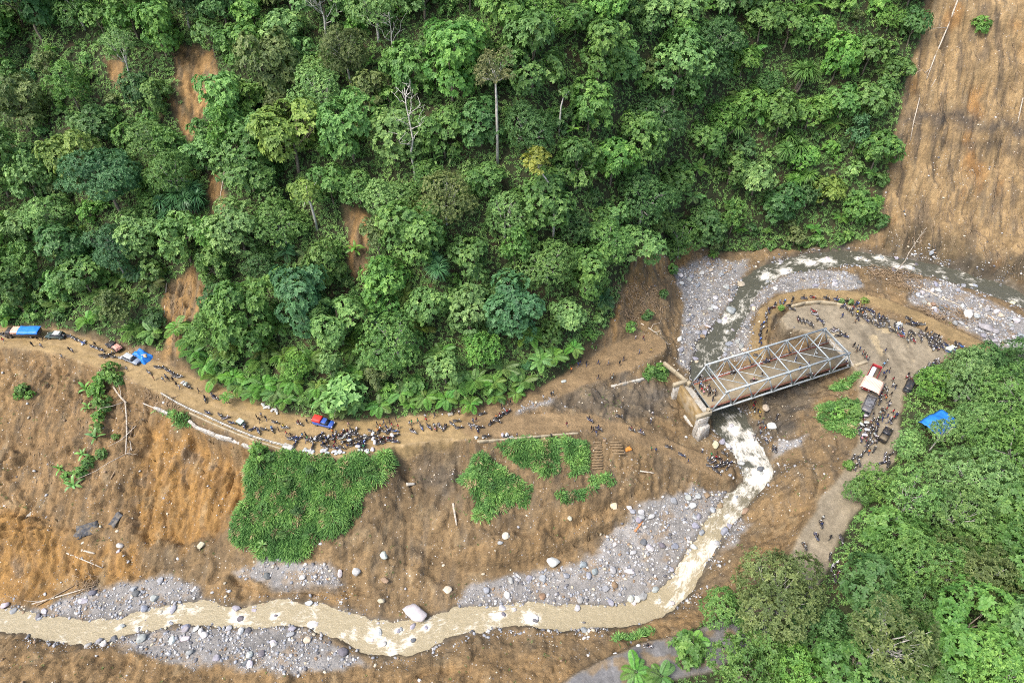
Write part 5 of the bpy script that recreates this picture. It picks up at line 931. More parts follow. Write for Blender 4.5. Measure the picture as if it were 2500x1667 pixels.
# ---------------------------------------------------------------- motorcycles
MW = wheel_mesh('motorcycle_wheel', .29, .11, M_RUBBER, 12); MH = wheel_mesh('motorcycle_rim', .2, .115, M_CHROME, 10)
def moto_meshes():
    body = join([beam((.45, 0, .78), (.0, 0, .42), .2, .2), beam((.08, 0, .42), (-.62, 0, .66), .22, .24), box((.05, 0, .38), (.42, .28, .26)), loft([[(.5, -.2, .4), (.36, -.24, .4), (.36, .24, .4), (.5, .2, .4)], [(.44, -.18, .95), (.36, -.2, .95), (.36, .2, .95), (.44, .18, .95)]]), beam((-.55, 0, .7), (-.95, 0, .74), .18, .12), box((.62, 0, .62), (.36, .13, .05))])
    b = make_mesh('motorcycle_body', *body, [M_PAINT]); bevelled(b, .025)
    fr = make_mesh('motorcycle_frame', *join([tube([(.62, y, .29), (.5, y, .6), (.4, y, .98)], .028, 5) for y in (-.08, .08)] + [tube([(-.62, y, .29), (-.3, y, .38), (.0, y, .34)], .03, 5) for y in (-.1, .1)] + [tube([(.0, -.16, .3), (-.4, -.2, .34), (-.85, -.2, .42)], [.03, .045, .05], 6)]), [M_CHROME], True)
    st = bevelled(make_mesh('motorcycle_seat', *loft([[(-.85, -.12, .78), (-.85, .12, .78), (-.85, .11, .88), (-.85, -.11, .88)], [(-.35, -.16, .72), (-.35, .16, .72), (-.35, .14, .84), (-.35, -.14, .84)], [(.08, -.1, .7), (.08, .1, .7), (.08, .08, .8), (.08, -.08, .8)]]), [M_BLACK]), .03)
    hb = make_mesh('motorcycle_handlebar', *join([tube([(.22, -.36, 1.02), (.36, -.15, 1.05), (.36, .15, 1.05), (.22, .36, 1.02)], .022, 5)] + [tube([(.3, y, 1.05), (.34, y * 1.1, 1.2)], .012, 4) for y in (-.28, .28)] + [box((.33, y, 1.23), (.03, .13, .08)) for y in (-.3, .3)]), [M_BLACK])
    hl = bevelled(make_mesh('motorcycle_headlight', *box((.5, 0, .98), (.14, .22, .16)), [M_LAMP]), .03)
    return b, fr, st, hb, hl
MB_, MFR, MST, MHB, MHL = moto_meshes()
BIKEC = [('black', (.03, .03, .034), 10), ('dark blue', (.03, .05, .14), 4), ('red', (.3, .03, .035), 1), ('white', (.45, .45, .46), 2), ('grey', (.17, .17, .18), 3), ('blue', (.04, .12, .4), 1), ('maroon', (.1, .025, .03), 1)]
def pick(t): return random.choices(t, [q[-1] for q in t])[0]
NB = [0]
def moto(x, y, z, a, phrase=None, group='motorcycles of the crowd', colname=None):
    nm, c, _ = pick(BIKEC) if colname is None else next(q for q in BIKEC if q[0] == colname)
    e = empty('motorcycle', (x, y, z), a, 1.05, tilt=(random.gauss(.06, .06), 0)); link('body', MB_, e, color=jit(c)); link('frame', MFR, e); link('seat', MST, e); link('handlebar', MHB, e, rot=(0, 0, random.gauss(0, .15))); link('headlight', MHL, e)
    for wx in (.64, -.62): w = link('wheel', MW, e, (wx, 0, .29)); link('rim', MH, w)
    NB[0] += 1; return reg(e, phrase or f'{nm} motorcycle', 'motorcycle', group)

# ---------------------------------------------------------------- people: one skinned body per pose
M_SKIN = mat('skin', (.26, .145, .085), .6, var=.08); M_HAIR = mat('black_hair', (.015, .013, .012), .55); M_SHIRT = M_CLOTH
def trouser_mat():
    m = mat('trousers', (.06, .06, .08), .9, var=.15); t = m.node_tree; b = t.nodes['Principled BSDF']; oi = node(t, 'ShaderNodeObjectInfo'); cr = node(t, 'ShaderNodeValToRGB'); cr.color_ramp.interpolation = 'CONSTANT'
    for k, (p, c) in enumerate([(0, (.03, .03, .035)), (.4, (.04, .055, .11)), (.7, (.13, .10, .07)), (.88, (.2, .19, .17))]):
        s = cr.color_ramp.elements[0] if k == 0 else cr.color_ramp.elements.new(p); s.position = p; s.color = c + (1,)
    cr.color_ramp.elements.remove(cr.color_ramp.elements[-1]); t.links.new(oi.outputs['Random'], cr.inputs[0]); t.links.new(cr.outputs[0], b.inputs['Base Color']); return m
M_TROUSER = trouser_mat()
def person_mesh(name, J, edges):
    """J: joint -> (pos, radius); edges: (a, b, region 0 skin 1 shirt 2 trousers)"""
    me = bpy.data.meshes.new(name); ks = list(J); ix = {k: i for i, k in enumerate(ks)}; me.from_pydata([J[k][0] for k in ks], [(ix[a], ix[b]) for a, b, _ in edges], [])
    o = bpy.data.objects.new(name, me); COL.objects.link(o); md = o.modifiers.new('skin', 'SKIN'); md.use_smooth_shade = True
    for k, sv in zip(ks, me.skin_vertices[0].data): sv.radius = (J[k][1], J[k][1]); sv.use_root = k == 'pelvis'
    o.modifiers.new('sub', 'SUBSURF').levels = 1
    ev = o.evaluated_get(bpy.context.evaluated_depsgraph_get()); new = bpy.data.meshes.new_from_object(ev); COL.objects.unlink(o); bpy.data.objects.remove(o)
    for q in (M_SKIN, M_SHIRT, M_TROUSER): new.materials.append(q)
    new.materials.clear()
    for q in (M_SKIN, M_SHIRT, M_TROUSER): new.materials.append(q)
    S_ = [(np.array(J[a][0]), np.array(J[b][0]), r) for a, b, r in edges]
    for p in new.polygons:
        c = np.array(p.center); best = 1e9
        for a, b, r in S_:
            t = np.clip(np.dot(c - a, b - a) / (np.dot(b - a, b - a) + 1e-9), 0, 1); d = np.linalg.norm(c - a - t * (b - a))
            if d < best: best = d; rg = r
        p.material_index = rg; p.use_smooth = True
    return new
def pose(kind):
    J = {'pelvis': ((0, 0, .92), .13), 'waist': ((.01, 0, 1.08), .125), 'chest': ((.02, 0, 1.32), .15), 'neck': ((.01, 0, 1.48), .055), 'chin': ((.03, 0, 1.55), .075), 'head': ((.02, 0, 1.66), .095), 'crown': ((.0, 0, 1.73), .06)}
    for s, sg in (('l', 1), ('r', -1)):
        sw = {'walk': .32 * sg, 'stand': .04 * sg, 'carry': .2 * sg, 'sit': 0}[kind]
        J['sh' + s] = ((0, .17 * sg, 1.40), .07); J['hip' + s] = ((0, .1 * sg, .86), .105)
        if kind == 'sit':
            J['kn' + s] = ((.38, .17 * sg, .80), .075); J['an' + s] = ((.28, .18 * sg, .42), .05); J['toe' + s] = ((.44, .19 * sg, .38), .04)
            J['el' + s] = ((.2, .28 * sg, 1.22), .045); J['wr' + s] = ((.5, .3 * sg, 1.14), .035); J['ha' + s] = ((.58, .3 * sg, 1.12), .04)
        else:
            J['kn' + s] = ((sw * .55 + .04, .11 * sg, .48), .07); J['an' + s] = ((sw * 1.0 - (.12 if sw < -.1 else 0), .11 * sg, .09 + (.06 if sw < -.1 else 0)), .045); J['toe' + s] = ((J['an' + s][0][0] + .17, .12 * sg, .04), .038)
            if kind == 'carry': J['el' + s] = ((.05, .33 * sg, 1.52), .045); J['wr' + s] = ((.1, .2 * sg, 1.74), .035); J['ha' + s] = ((.1, .14 * sg, 1.82), .04)
            else: J['el' + s] = ((-sw * .4 - .03, .25 * sg, 1.12), .045); J['wr' + s] = ((-sw * .7 + .06, .25 * sg, .88), .035); J['ha' + s] = ((-sw * .7 + .09, .24 * sg, .79), .042)
    E = [('pelvis', 'waist', 1), ('waist', 'chest', 1), ('chest', 'neck', 1), ('neck', 'chin', 0), ('chin', 'head', 0), ('head', 'crown', 0)]
    for s in 'lr': E += [('chest', 'sh' + s, 1), ('sh' + s, 'el' + s, 1), ('el' + s, 'wr' + s, 0), ('wr' + s, 'ha' + s, 0), ('pelvis', 'hip' + s, 2), ('hip' + s, 'kn' + s, 2), ('kn' + s, 'an' + s, 2), ('an' + s, 'toe' + s, 0)]
    me = person_mesh('person_' + kind, J, E)
    return me
POSE = {k: pose(k) for k in ('walk', 'stand', 'carry', 'sit')}
def hair_mesh():
    ph = np.arange(10) * 2 * np.pi / 10; r = [(.118, -.02), (.122, .05), (.1, .1), (.05, .135)]; return make_mesh('hair', *loft([np.stack([q * np.cos(ph) * 1.08 - .015, q * np.sin(ph), np.full(10, 1.66 + z) - .05 * (np.cos(ph) < -.3)], 1) for q, z in r]), [M_HAIR], True)
HAIR = hair_mesh()
SHIRT = [('black', (.02, .02, .024), 7), ('dark blue', (.03, .045, .13), 5), ('white', (.42, .42, .42), 4), ('grey', (.22, .22, .23), 3), ('red', (.36, .03, .035), 1), ('maroon', (.16, .03, .035), 2), ('brown', (.2, .13, .08), 2), ('green', (.04, .22, .08), 1), ('yellow', (.62, .45, .06), 1), ('orange', (.6, .2, .05), 1), ('pink', (.6, .3, .32), 1), ('light blue', (.2, .35, .55), 1)]
NPER = [0]
def person(x, y, z, a, kind='stand', shirt=None, group='people of the crowd', extra=''):
    nm, c, _ = pick(SHIRT) if shirt is None else next(q for q in SHIRT if q[0] == shirt)
    s = random.uniform(.95, 1.04); o = link('person', POSE[kind], None, (x, y, z), (0, 0, a), s, jit(c)); link('hair', HAIR, o); NPER[0] += 1
    return reg(o, f'{nm}-shirted person ' + {'walk': 'walking', 'stand': 'standing', 'carry': 'with raised arms', 'sit': 'riding'}[kind] + extra, 'person', group)
SACK = []
for i in range(3):
    ph = np.arange(10) * 2 * np.pi / 10; rr = np.random.default_rng(i)
    secs = [np.stack([np.full(10, x), w * .30 * np.cos(ph) * (1 + rr.normal(size=10) * .06), .17 + w * .17 * np.sin(ph)], 1) for x, w in ((-.5, .35), (-.44, .85), (-.2, 1.05), (.15, 1), (.42, .85), (.5, .3))]
    SACK.append(make_mesh('sack', *loft(secs), [M_CLOTH], True))
def sack(x, y, z, a, s=1.0, col=(.42, .42, .41), group='white sacks along the road', phrase='white sack', tilt=0):
    o = link('sack', random.choice(SACK), None, (x, y, z), (tilt, random.gauss(0, .1), a), s, jit(col, .08)); return reg(o, phrase, 'sack', group)
# ---- where they stand
def hd(px, py, vx, vy):
    a, b = gpts([(px, py), (px + vx, py + vy)]); return math.atan2(b[1] - a[1], b[0] - a[0])
OCC = []
def free(x, y, r):
    if any((x - a) ** 2 + (y - b) ** 2 < (r + c) ** 2 for a, b, c in OCC): return False
    OCC.append((x, y, r)); return True
def bikes(pts, v, jitter=.35, rider=0, z=None, sackp=0, colname=None):
    P = gpts(pts, z); a0 = hd(pts[0][0], pts[0][1], *v)
    for q in P:
        if (len(pts) >= 8 and random.random() < .2) or not free(q[0], q[1], .38): continue
        a = a0 + random.gauss(0, jitter); b = moto(q[0], q[1], q[2], a, colname=colname)
        if random.random() < rider: person(q[0] - .28 * math.cos(a), q[1] - .28 * math.sin(a), q[2] - .02, a, 'sit', extra=' a motorcycle')
        if random.random() < sackp: sack(q[0] - .75 * math.cos(a), q[1] - .75 * math.sin(a), q[2] + .9, a + 1.57, random.uniform(.9, 1.2), group='sacks carried on motorcycles', phrase='white sack tied on a motorcycle')
def people(pts, v=(1, 0), jitter=1.2, kinds='wws', z=None, shirts=None):
    P = gpts(pts, z)
    for i, q in enumerate(P):
        if (len(pts) >= 10 and random.random() < .34) or not free(q[0], q[1], .22): continue
        k = {'w': 'walk', 's': 'stand', 'c': 'carry'}[random.choice(kinds)]; person(q[0], q[1], q[2], hd(pts[i][0], pts[i][1], *v) + random.gauss(0, jitter), k, shirts[i] if shirts and i < len(shirts) else None)
def inside(poly, n, sep=9):
    P = np.array(poly, float); out = []; t = 0
    while len(out) < n and t < n * 60:
        t += 1; q = (random.uniform(P[:, 0].min(), P[:, 0].max()), random.uniform(P[:, 1].min(), P[:, 1].max()))
        if poly_sd(poly, np.array([q[0]]), np.array([q[1]]))[0] > 0 and all(abs(q[0] - a) > sep or abs(q[1] - b) > sep * .7 for a, b in out): out.append(q)
    return out
def line(pts, n):
    P = np.array(pts, float); s = np.r_[0, np.cumsum(np.hypot(*np.diff(P, axis=0).T))]; t = np.linspace(0, s[-1], n); return [(float(np.interp(q, s, P[:, 0])) + random.gauss(0, 1.5), float(np.interp(q, s, P[:, 1])) + random.gauss(0, 1.2)) for q in t]
# left stretch of the road
bikes([(8,818),(14,824),(22,818)], (1,.2)); people([(12,836),(82,846),(95,832),(104,849),(108,832),(173,858),(180,861),(152,826),(160,826)], (1,.2), shirts=['red','black','black','white','black','black','white'])
bikes(line([(172,824),(203,838)], 5), (1,.5)); bikes([(228,849),(238,853),(250,857)], (1,.5)); bikes([(253,870),(264,872),(272,868),(280,874)], (1,-.3)); people([(313,906),(236,846),(155,876)], shirts=['white','black','white'])
bikes([(366,912),(386,899),(396,900),(405,903),(414,908),(424,914),(432,920),(440,922)], (1,.4)); people([(378,928),(401,931),(414,931),(425,932),(434,944),(441,949),(408,925)], (1,.5), shirts=['maroon','white','black','black'])
bikes([(455,944),(462,947)], (1,.4), sackp=1); people([(487,958),(552,985),(613,979)], kinds='c', shirts=['black','black','black']); bikes([(503,978),(522,970),(528,975),(587,968),(592,971)], (1,.5), rider=.5)
bikes([(503,1008),(509,1010),(530,1002),(540,1017),(546,1022),(553,1022),(568,1034),(575,1040),(597,1043),(612,1052),(618,1049)], (1,.4), .4); bikes([(624,1045),(633,1056),(647,1050),(667,1052),(674,1033),(697,1046),(703,1045),(726,1034),(733,1037),(738,1040)], (1,.6), .5, rider=.5)
people([(629,1023),(636,1030),(640,1018),(651,1026),(682,1054),(751,1033),(756,1029),(764,1031),(852,1040),(800,1052),(814,1058)], shirts=['black','black','white','black','brown','black','black'])
# the crowd in front of the pickup
bikes(inside([(685,1058),(770,1066),(800,1058),(870,1052),(905,1060),(900,1095),(850,1098),(760,1092),(700,1085)], 44, 8), (1,-.4), .7, rider=.45, sackp=.16)
people(inside([(690,1060),(780,1066),(880,1050),(905,1090),(800,1100),(700,1088)], 32, 7), shirts=['red','maroon','white','red'])
bikes(inside([(895,1052),(965,1050),(972,1085),(900,1085)], 18, 8), (1,-.3), .6, rider=.3, sackp=.2, colname=None); people([(922,1041),(938,1036),(952,1035),(968,1031),(973,1046),(958,1043),(930,1046),(944,1048)], shirts=['black','grey','brown','black','red','red'])
people([(1001,1039),(1006,1036),(1021,1033),(1039,1021),(1062,1019),(1121,1012),(1041,1030)], shirts=['white','green','green','white','black','white','red'])
bikes([(1010,1056),(1018,1058),(1030,1046),(1034,1050),(1048,1045),(1054,1047),(1062,1046),(1068,1047),(1074,1044),(1086,1047)], (.4,1), .5, rider=.6); bikes([(1105,1038),(1116,1030),(1121,1034),(1122,1046),(1110,1043)], (1,.2), .6)
bikes([(1152,1015),(1160,1017),(1178,1012),(1153,1040),(1158,1045),(1165,1050),(1173,1045),(1180,1043),(1160,1055)], (1,.2), .6, rider=.4); people([(1155,1032),(1163,1030),(1150,1048),(1168,1060)]); bikes([(1187,1067),(1195,1067),(1200,1035),(1207,1033),(1215,1030),(1235,1068),(1245,1069)], (1,-.2), .4, rider=.3, sackp=.16)
for px, py, n in [(745,1101,6),(758,1103,5),(785,1102,5),(797,1104,3),(820,1106,5),(835,1104,4),(888,1101,5),(905,1100,3),(1167,1070,3),(848,1062,4),(862,1060,3),(892,1068,5),(640,990,2),(655,996,3),(668,1003,3),(677,1008,2),(206,840,2),(290,874,2)]:
    for k in range(n):
        q = gpts([(px + random.gauss(0, 5), py + random.gauss(0, 2))])[0]; sack(q[0], q[1], q[2] + .05 + .16 * (k % 2), random.uniform(0, 6), random.uniform(.75, 1.1))
# up to the bridge landing and down the lower track
people([(1225,998),(1231,1006),(1240,990),(1246,988),(1326,976),(1333,972),(1345,968),(1350,965),(1357,963),(1368,960),(1331,957),(1391,917),(1394,908),(1411,895),(1416,891),(1431,893),(1460,890),(1465,893),(1485,891),(1512,892),(1518,889),(1522,881),(1460,926),(1488,925),(1493,929),(1497,922),(1551,829),(1556,833),(1570,830),(1589,841),(1560,864),(1588,861),(1600,862),(1545,836),(1575,826)], (1,-.6), 1, 'wwc', shirts=['black','white','black','black','white','white','black','white','white','black','black','orange','orange','dark blue','dark blue'])
sack(*g1(1376, 932), .4, 1.3, phrase='white sack dropped on the upper path'); bikes([(1214,1022),(1222,1016),(1229,1012),(1240,1008)], (1,-.6), .3, rider=.7)
bikes([(1440,1028),(1456,1054),(1462,1050),(1512,1019),(1543,1052),(1565,1058),(1600,1076),(1632,1094),(1665,1113)], (1,.35), .25, rider=.75); people([(1383,1041),(1443,1050),(1448,1054),(1466,1047),(1455,1062),(1588,1030),(1592,1015),(1570,1096),(1589,1100),(1596,1106),(1600,1104),(1678,1131),(1730,1134),(1713,1105),(1345,1070),(1262,1068)], (1,.4), shirts=['maroon','black','black','maroon'])
bikes(inside([(1715,1112),(1760,1118),(1785,1130),(1775,1148),(1735,1142),(1715,1128)], 16, 7), (1,.3), .5, rider=.25); bikes([(1752,1155),(1760,1158),(1768,1110),(1775,1108)], (1,.3)); people([(1735,1115),(1748,1112),(1770,1125),(1725,1125)])
# under and on the bridge
people(line([(1838,985),(1842,1010),(1848,1035),(1856,1058)], 12) + line([(1848,1000),(1858,1030),(1866,1052)], 9) + [(1840,1078),(1842,1082)], (.2,-1), .5, 'wwc', shirts=['black','maroon','red','black','white','black','black','white']); bikes([(1868,1078),(1866,1088),(1872,1066),(1884,1096),(1890,1100),(1894,1020)], (.3,-1), .3, rider=.5)
people(inside([(1697,928),(1712,925),(1748,958),(1742,975),(1735,988),(1720,970),(1700,945)], 52, 5), (1,-.3), 1.5, 'sswc', .02, ['white','yellow','white','dark blue','white','yellow','light blue','dark blue','black','pink'])
people([(1766,894),(1896,927),(1858,920),(1843,934),(1950,905),(1972,893),(2030,872),(2063,890),(1800,915),(1990,870),(1940,882)], (1,-.3), .6, 'w', .02); bikes([(1790,912),(1840,932),(1975,918),(1870,885)], (1,-.3), .3, .8, z=.02)
bikes([(2033,812),(2040,808),(2048,812),(2056,820),(2063,824),(2068,828),(2045,822)], (1,.4), .5, rider=.3); people([(2082,848),(2090,853),(2096,858),(2104,866),(2108,872),(2112,878),(2088,862),(2117,882)])
# the loop track
bikes(line([(1852,835),(1857,805),(1868,780),(1876,762),(1890,748),(1908,741),(1928,737),(1946,733)], 15), (.5,-1), .3, rider=.6); bikes([(1962,731),(1984,728),(2017,731),(2042,735),(2066,738),(2090,745),(1848,870),(1846,895)], (1,.1), .3, rider=.6); people([(1870,800),(1870,815),(1846,905),(1856,845),(1867,830)])
# the yard
bikes(line([(1944,781),(1985,797)], 11), (.5,1), .25); bikes(line([(1995,782),(2008,792)], 4), (.5,1), .25); bikes([(1926,748),(1933,757),(1980,757),(1985,762),(1998,750),(2004,754),(1988,770),(1995,773),(2050,748),(2057,750)], (1,.3), .5); people([(1992,769),(2085,790),(2092,783),(2054,776)])
bikes(inside([(2062,752),(2105,752),(2140,765),(2165,778),(2160,800),(2130,788),(2090,780),(2065,772)], 30, 7), (.6,1), .5, rider=.12); people(inside([(2062,755),(2150,775),(2150,795),(2070,778)], 16, 7))
bikes(inside([(2165,785),(2195,800),(2230,815),(2232,835),(2205,832),(2170,810)], 28, 6), (.6,1), .4); bikes(inside([(2210,780),(2252,785),(2250,798),(2212,795)], 8, 7), (.6,1), .4); bikes(inside([(2245,815),(2290,825),(2310,845),(2285,858),(2240,840)], 26, 7), (.6,1), .4); bikes(inside([(2305,838),(2340,845),(2392,868),(2380,874),(2310,866)], 16, 8), (.6,1), .5); bikes([(2142,797),(2150,800),(2155,803)], (1,.3), .4)
bikes(line([(2288,884),(2258,905),(2232,922),(2222,934)], 19), (-.3,-1), .2); bikes([(2213,921)], (-.6,.6), .1, rider=1, colname='red'); people(inside([(2240,800),(2300,830),(2350,860),(2280,850)], 8, 8)); people([(2158,862),(2155,895),(2162,888)])
people(inside([(2150,915),(2170,905),(2185,935),(2182,1000),(2160,1005),(2150,960)], 22, 6), (0,-1), .6); bikes(line([(2148,950),(2146,985)], 8), (0,-1), .2)
bikes(inside([(2094,1012),(2120,1015),(2140,1030),(2140,1080),(2135,1105),(2105,1095),(2095,1050)], 40, 6), (.3,-1), .5, rider=.3, sackp=.08); people(inside([(2098,1015),(2180,1000),(2190,1035),(2140,1040),(2132,1100),(2105,1090)], 42, 6), shirts=['red','white','white','orange']); bikes(inside([(2150,1005),(2182,1005),(2192,1030),(2175,1040),(2150,1035)], 10, 7), (.3,-1), .5, rider=.3)
bikes(inside([(2080,1110),(2108,1100),(2100,1130),(2080,1150),(2072,1140)], 14, 7), (.3,-1), .4, rider=.3); bikes(inside([(2150,1112),(2178,1110),(2172,1135),(2152,1135)], 8, 7), (.3,-1), .4); people([(2085,1148),(2090,1140),(2098,1120),(2118,1108),(2095,1135)], shirts=['white','white','black','orange'])
# the road below
bikes([(2002,1282),(1990,1312),(1988,1316),(1962,1336)], (-.2,-1), .2, rider=.9); people([(2006,1268),(2024,1316)]); bikes(inside([(2025,1345),(2042,1350),(2046,1415),(2030,1420),(2022,1380)], 15, 6), (.6,-1), .3); bikes([(2052,1318),(2056,1326)], (.2,1)); bikes([(1582,1579)], (1,.15), .05, rider=1, colname='white')
def trike():
    c, a, _ = place((600, 1045), (588, 1030)); e = empty('cargo_tricycle', c, a + .3)
    part('cargo_box', box((-.6, 0, .75), (1.5, 1.1, .6)), M_PAINT, e, .03, color=(.12, .2, .16)); part('cover', [box((-.6, 0, 1.1), (1.62, 1.2, .1), (.95, .9))], mat('green_sheet', (.42, .52, .42), .6, var=.2), e, .03); part('body', beam((.1, 0, .6), (1.0, 0, .75), .3, .35), M_PAINT, e, .04, color=(.05, .07, .1)); part('handlebar', tube([(.75, -.35, 1.05), (.9, 0, 1.0), (.75, .35, 1.05)], .03, 5), M_BLACK, e)
    for x, y in ((1.1, 0), (-.6, .6), (-.6, -.6)): link('wheel', MW, e, (x, y, .29))
    reg(e, None, 'tricycle', None, 'cargo tricycle with pale green cover beside the white guardrail')
trike()
x, y, z = g1(1533, 1096); tarp_heap((x, y, z), 1.6, 1.0, .5, .4, M_CLOTH, 'small orange cloth bundle beside the lower track', 'bundle', (.6, .24, .05), 'cloth_bundle')
x, y, z = g1(2322, 852); tarp_heap((x, y, z), 2.4, 1.6, .9, .4, M_CLOTH, 'pale green sheet over goods among the yard motorcycles', 'sheet', (.5, .6, .48), 'sheet_covered_goods')
x, y, z = g1(2192, 795); tarp_heap((x, y, z), 2.2, 1.4, 1.1, .4, M_CLOTH, 'grey-white sheet over goods in the yard motorcycle crowd', 'sheet', (.5, .52, .5), 'sheet_covered_goods')

# ---------------------------------------------------------------- rocks
def rock_mat():
    m = mat('rock', obj_color=True, rough=.85, var=.25, scale=1.6, bump=.6); return m
M_ROCK = rock_mat()
def rock_geo(seed, sub=3):
    import bmesh
    bm = bmesh.new(); bmesh.ops.create_icosphere(bm, subdivisions=sub, radius=1); V = np.array([v.co for v in bm.verts]); F = [[v.index for v in f.verts] for f in bm.faces]; bm.free(); r = np.random.default_rng(seed)
    for k in range(9):                                # chip flat faces off the ball
        n = unit(r.normal(size=3)); d = r.uniform(.55, .85); q = V @ n; V = V - np.maximum(q - d, 0)[:, None] * n[None]
    V = V * (1 + .08 * fbm(V[:, 0] * 1.7 + seed * 3, V[:, 1] * 1.7 + V[:, 2] * 1.3, 3, seed))[:, None] * np.array([r.uniform(.85, 1.25), r.uniform(.7, 1.0), r.uniform(.5, .75)]); return V, F
RK = [make_mesh('boulder', *rock_geo(i), [M_ROCK], i % 2 == 0) for i in range(9)]
ROCKC = [('grey', (.30, .30, .305)), ('blue-grey', (.25, .262, .285)), ('pale grey', (.46, .455, .44)), ('dark grey', (.13, .13, .14)), ('cream', (.46, .41, .31)), ('brown', (.24, .17, .11))]
def boulder(px, py, size, cn=None, label=None, z=None, lift=.12):
    x, y, zz = g1(px, py) if z is None else (*[float(q) for q in at_z(px, py, z)], z); nm, c = random.choices(ROCKC, [5, 4, 4, 2, 1, 1])[0] if cn is None else next(q for q in ROCKC if q[0] == cn)
    o = link('boulder', random.choice(RK), None, (x, y, zz + size * lift), (random.gauss(0, .15), random.gauss(0, .15), random.uniform(0, 6)), size / 2, jit(c)); return reg(o, f"{'large ' if size > 1.6 else ''}{nm} boulder", 'boulder', 'boulders of the riverbed', label)
for px, py, s, cn, lab in [(493,1332,1.9,'cream','large cream boulder below the orange scar'),(1350,1376,3.0,'pale grey','large pale egg-shaped boulder at the edge of the gravel bar'),(1015,1500,5.0,'pale grey','very large pale lumpy boulder at the river bend'),(1785,762,3.2,'grey','large oval grey boulder beside the upstream rapids'),(1810,698,2.4,'cream','square cream boulder at the upstream bend'),(1870,998,2.2,'cream','flat pale slab below the bridge middle'),(1884,1044,2.4,'pale grey','pale rock slab between ford and bridge'),(1746,1088,2.0,'cream','cream boulder left of the cascade'),(2362,770,3.2,'pale grey','large pale boulder, leftmost of the right bank group'),(2405,803,3.0,'grey','large grey boulder nearest the loop track end')]: boulder(px, py, s, cn, lab, lift=.2)
for px, py, s, cn in [(938,1356,1.9,'pale grey'),(1236,1310,1.9,'cream'),(1222,1325,1.3,'grey'),(2330,790,1.8,'grey'),(2345,790,1.6,'grey'),(2428,810,2.0,'grey'),(2426,832,1.8,'grey'),(2480,785,2.4,'pale grey'),(2385,775,1.6,'grey'),(869,1398,2.3,'pale grey'),(1091,1440,2.2,'cream'),(940,1417,1.9,'brown'),(295,1332,1.8,'pale grey'),(290,1346,1.0,'pale grey'),(15,1477,1.9,'pale grey'),(770,1527,2.6,'pale grey'),(348,1560,2.1,'grey'),(352,1488,1.9,'blue-grey'),(361,1516,1.9,'dark grey'),(860,1527,2.0,'brown'),(838,1594,2.2,'dark grey'),(95,1505,1.4,'dark grey'),(110,1492,1.4,'pale grey'),(222,1535,1.5,'blue-grey'),(250,1530,1.3,'dark grey'),(97,1512,1.3,'grey'),(740,1410,1.5,'pale grey'),(930,1468,1.6,'cream'),(830,1400,1.4,'pale grey'),(1500,1330,1.2,'pale grey'),(1543,1248,1.6,'blue-grey'),(1498,1235,2.2,'cream'),(1535,1240,1.3,'pale grey'),(1390,1265,1.2,'cream'),(700,1480,1.3,'dark grey'),(690,1505,1.5,'grey'),(590,1540,1.5,'pale grey'),(480,1535,1.6,'pale grey'),(455,1530,1.5,'blue-grey'),(560,1535,1.4,'grey'),(300,1545,1.3,'dark grey'),(1730,855,1.6,'grey'),(1780,840,2.0,'blue-grey'),(1810,850,2.2,'grey'),(1800,835,1.5,'grey'),(1775,815,1.6,'dark grey'),(1790,720,1.3,'dark grey'),(1700,885,1.6,'cream'),(1830,1105,1.4,'dark grey'),(1845,1130,1.5,'dark grey'),(1800,1225,1.4,'brown'),(1820,1250,1.8,'brown'),(1768,1300,2.4,'blue-grey'),(1780,1285,1.6,'blue-grey'),(1600,1440,1.6,'grey'),(1570,1455,2.0,'grey'),(1545,1470,1.4,'pale grey'),(1640,1390,1.2,'grey'),(2000,625,1.6,'dark grey'),(1905,640,1.6,'grey'),(1960,630,1.4,'dark grey'),(2440,700,1.4,'dark grey')]: boulder(px, py, s, cn)
for rx, ry, rz, rs, _, _ in RIVROCKS:
    nm, c = random.choice(ROCKC[:4]); ob_ = link('boulder', random.choice(RK), None, (rx, ry, rz - .05 + rs * .08), (random.gauss(0, .2), random.gauss(0, .2), random.uniform(0, 6)), rs / 2, jit(c)); reg(ob_, f'{nm} boulder in the stream', 'boulder', 'boulders of the riverbed')
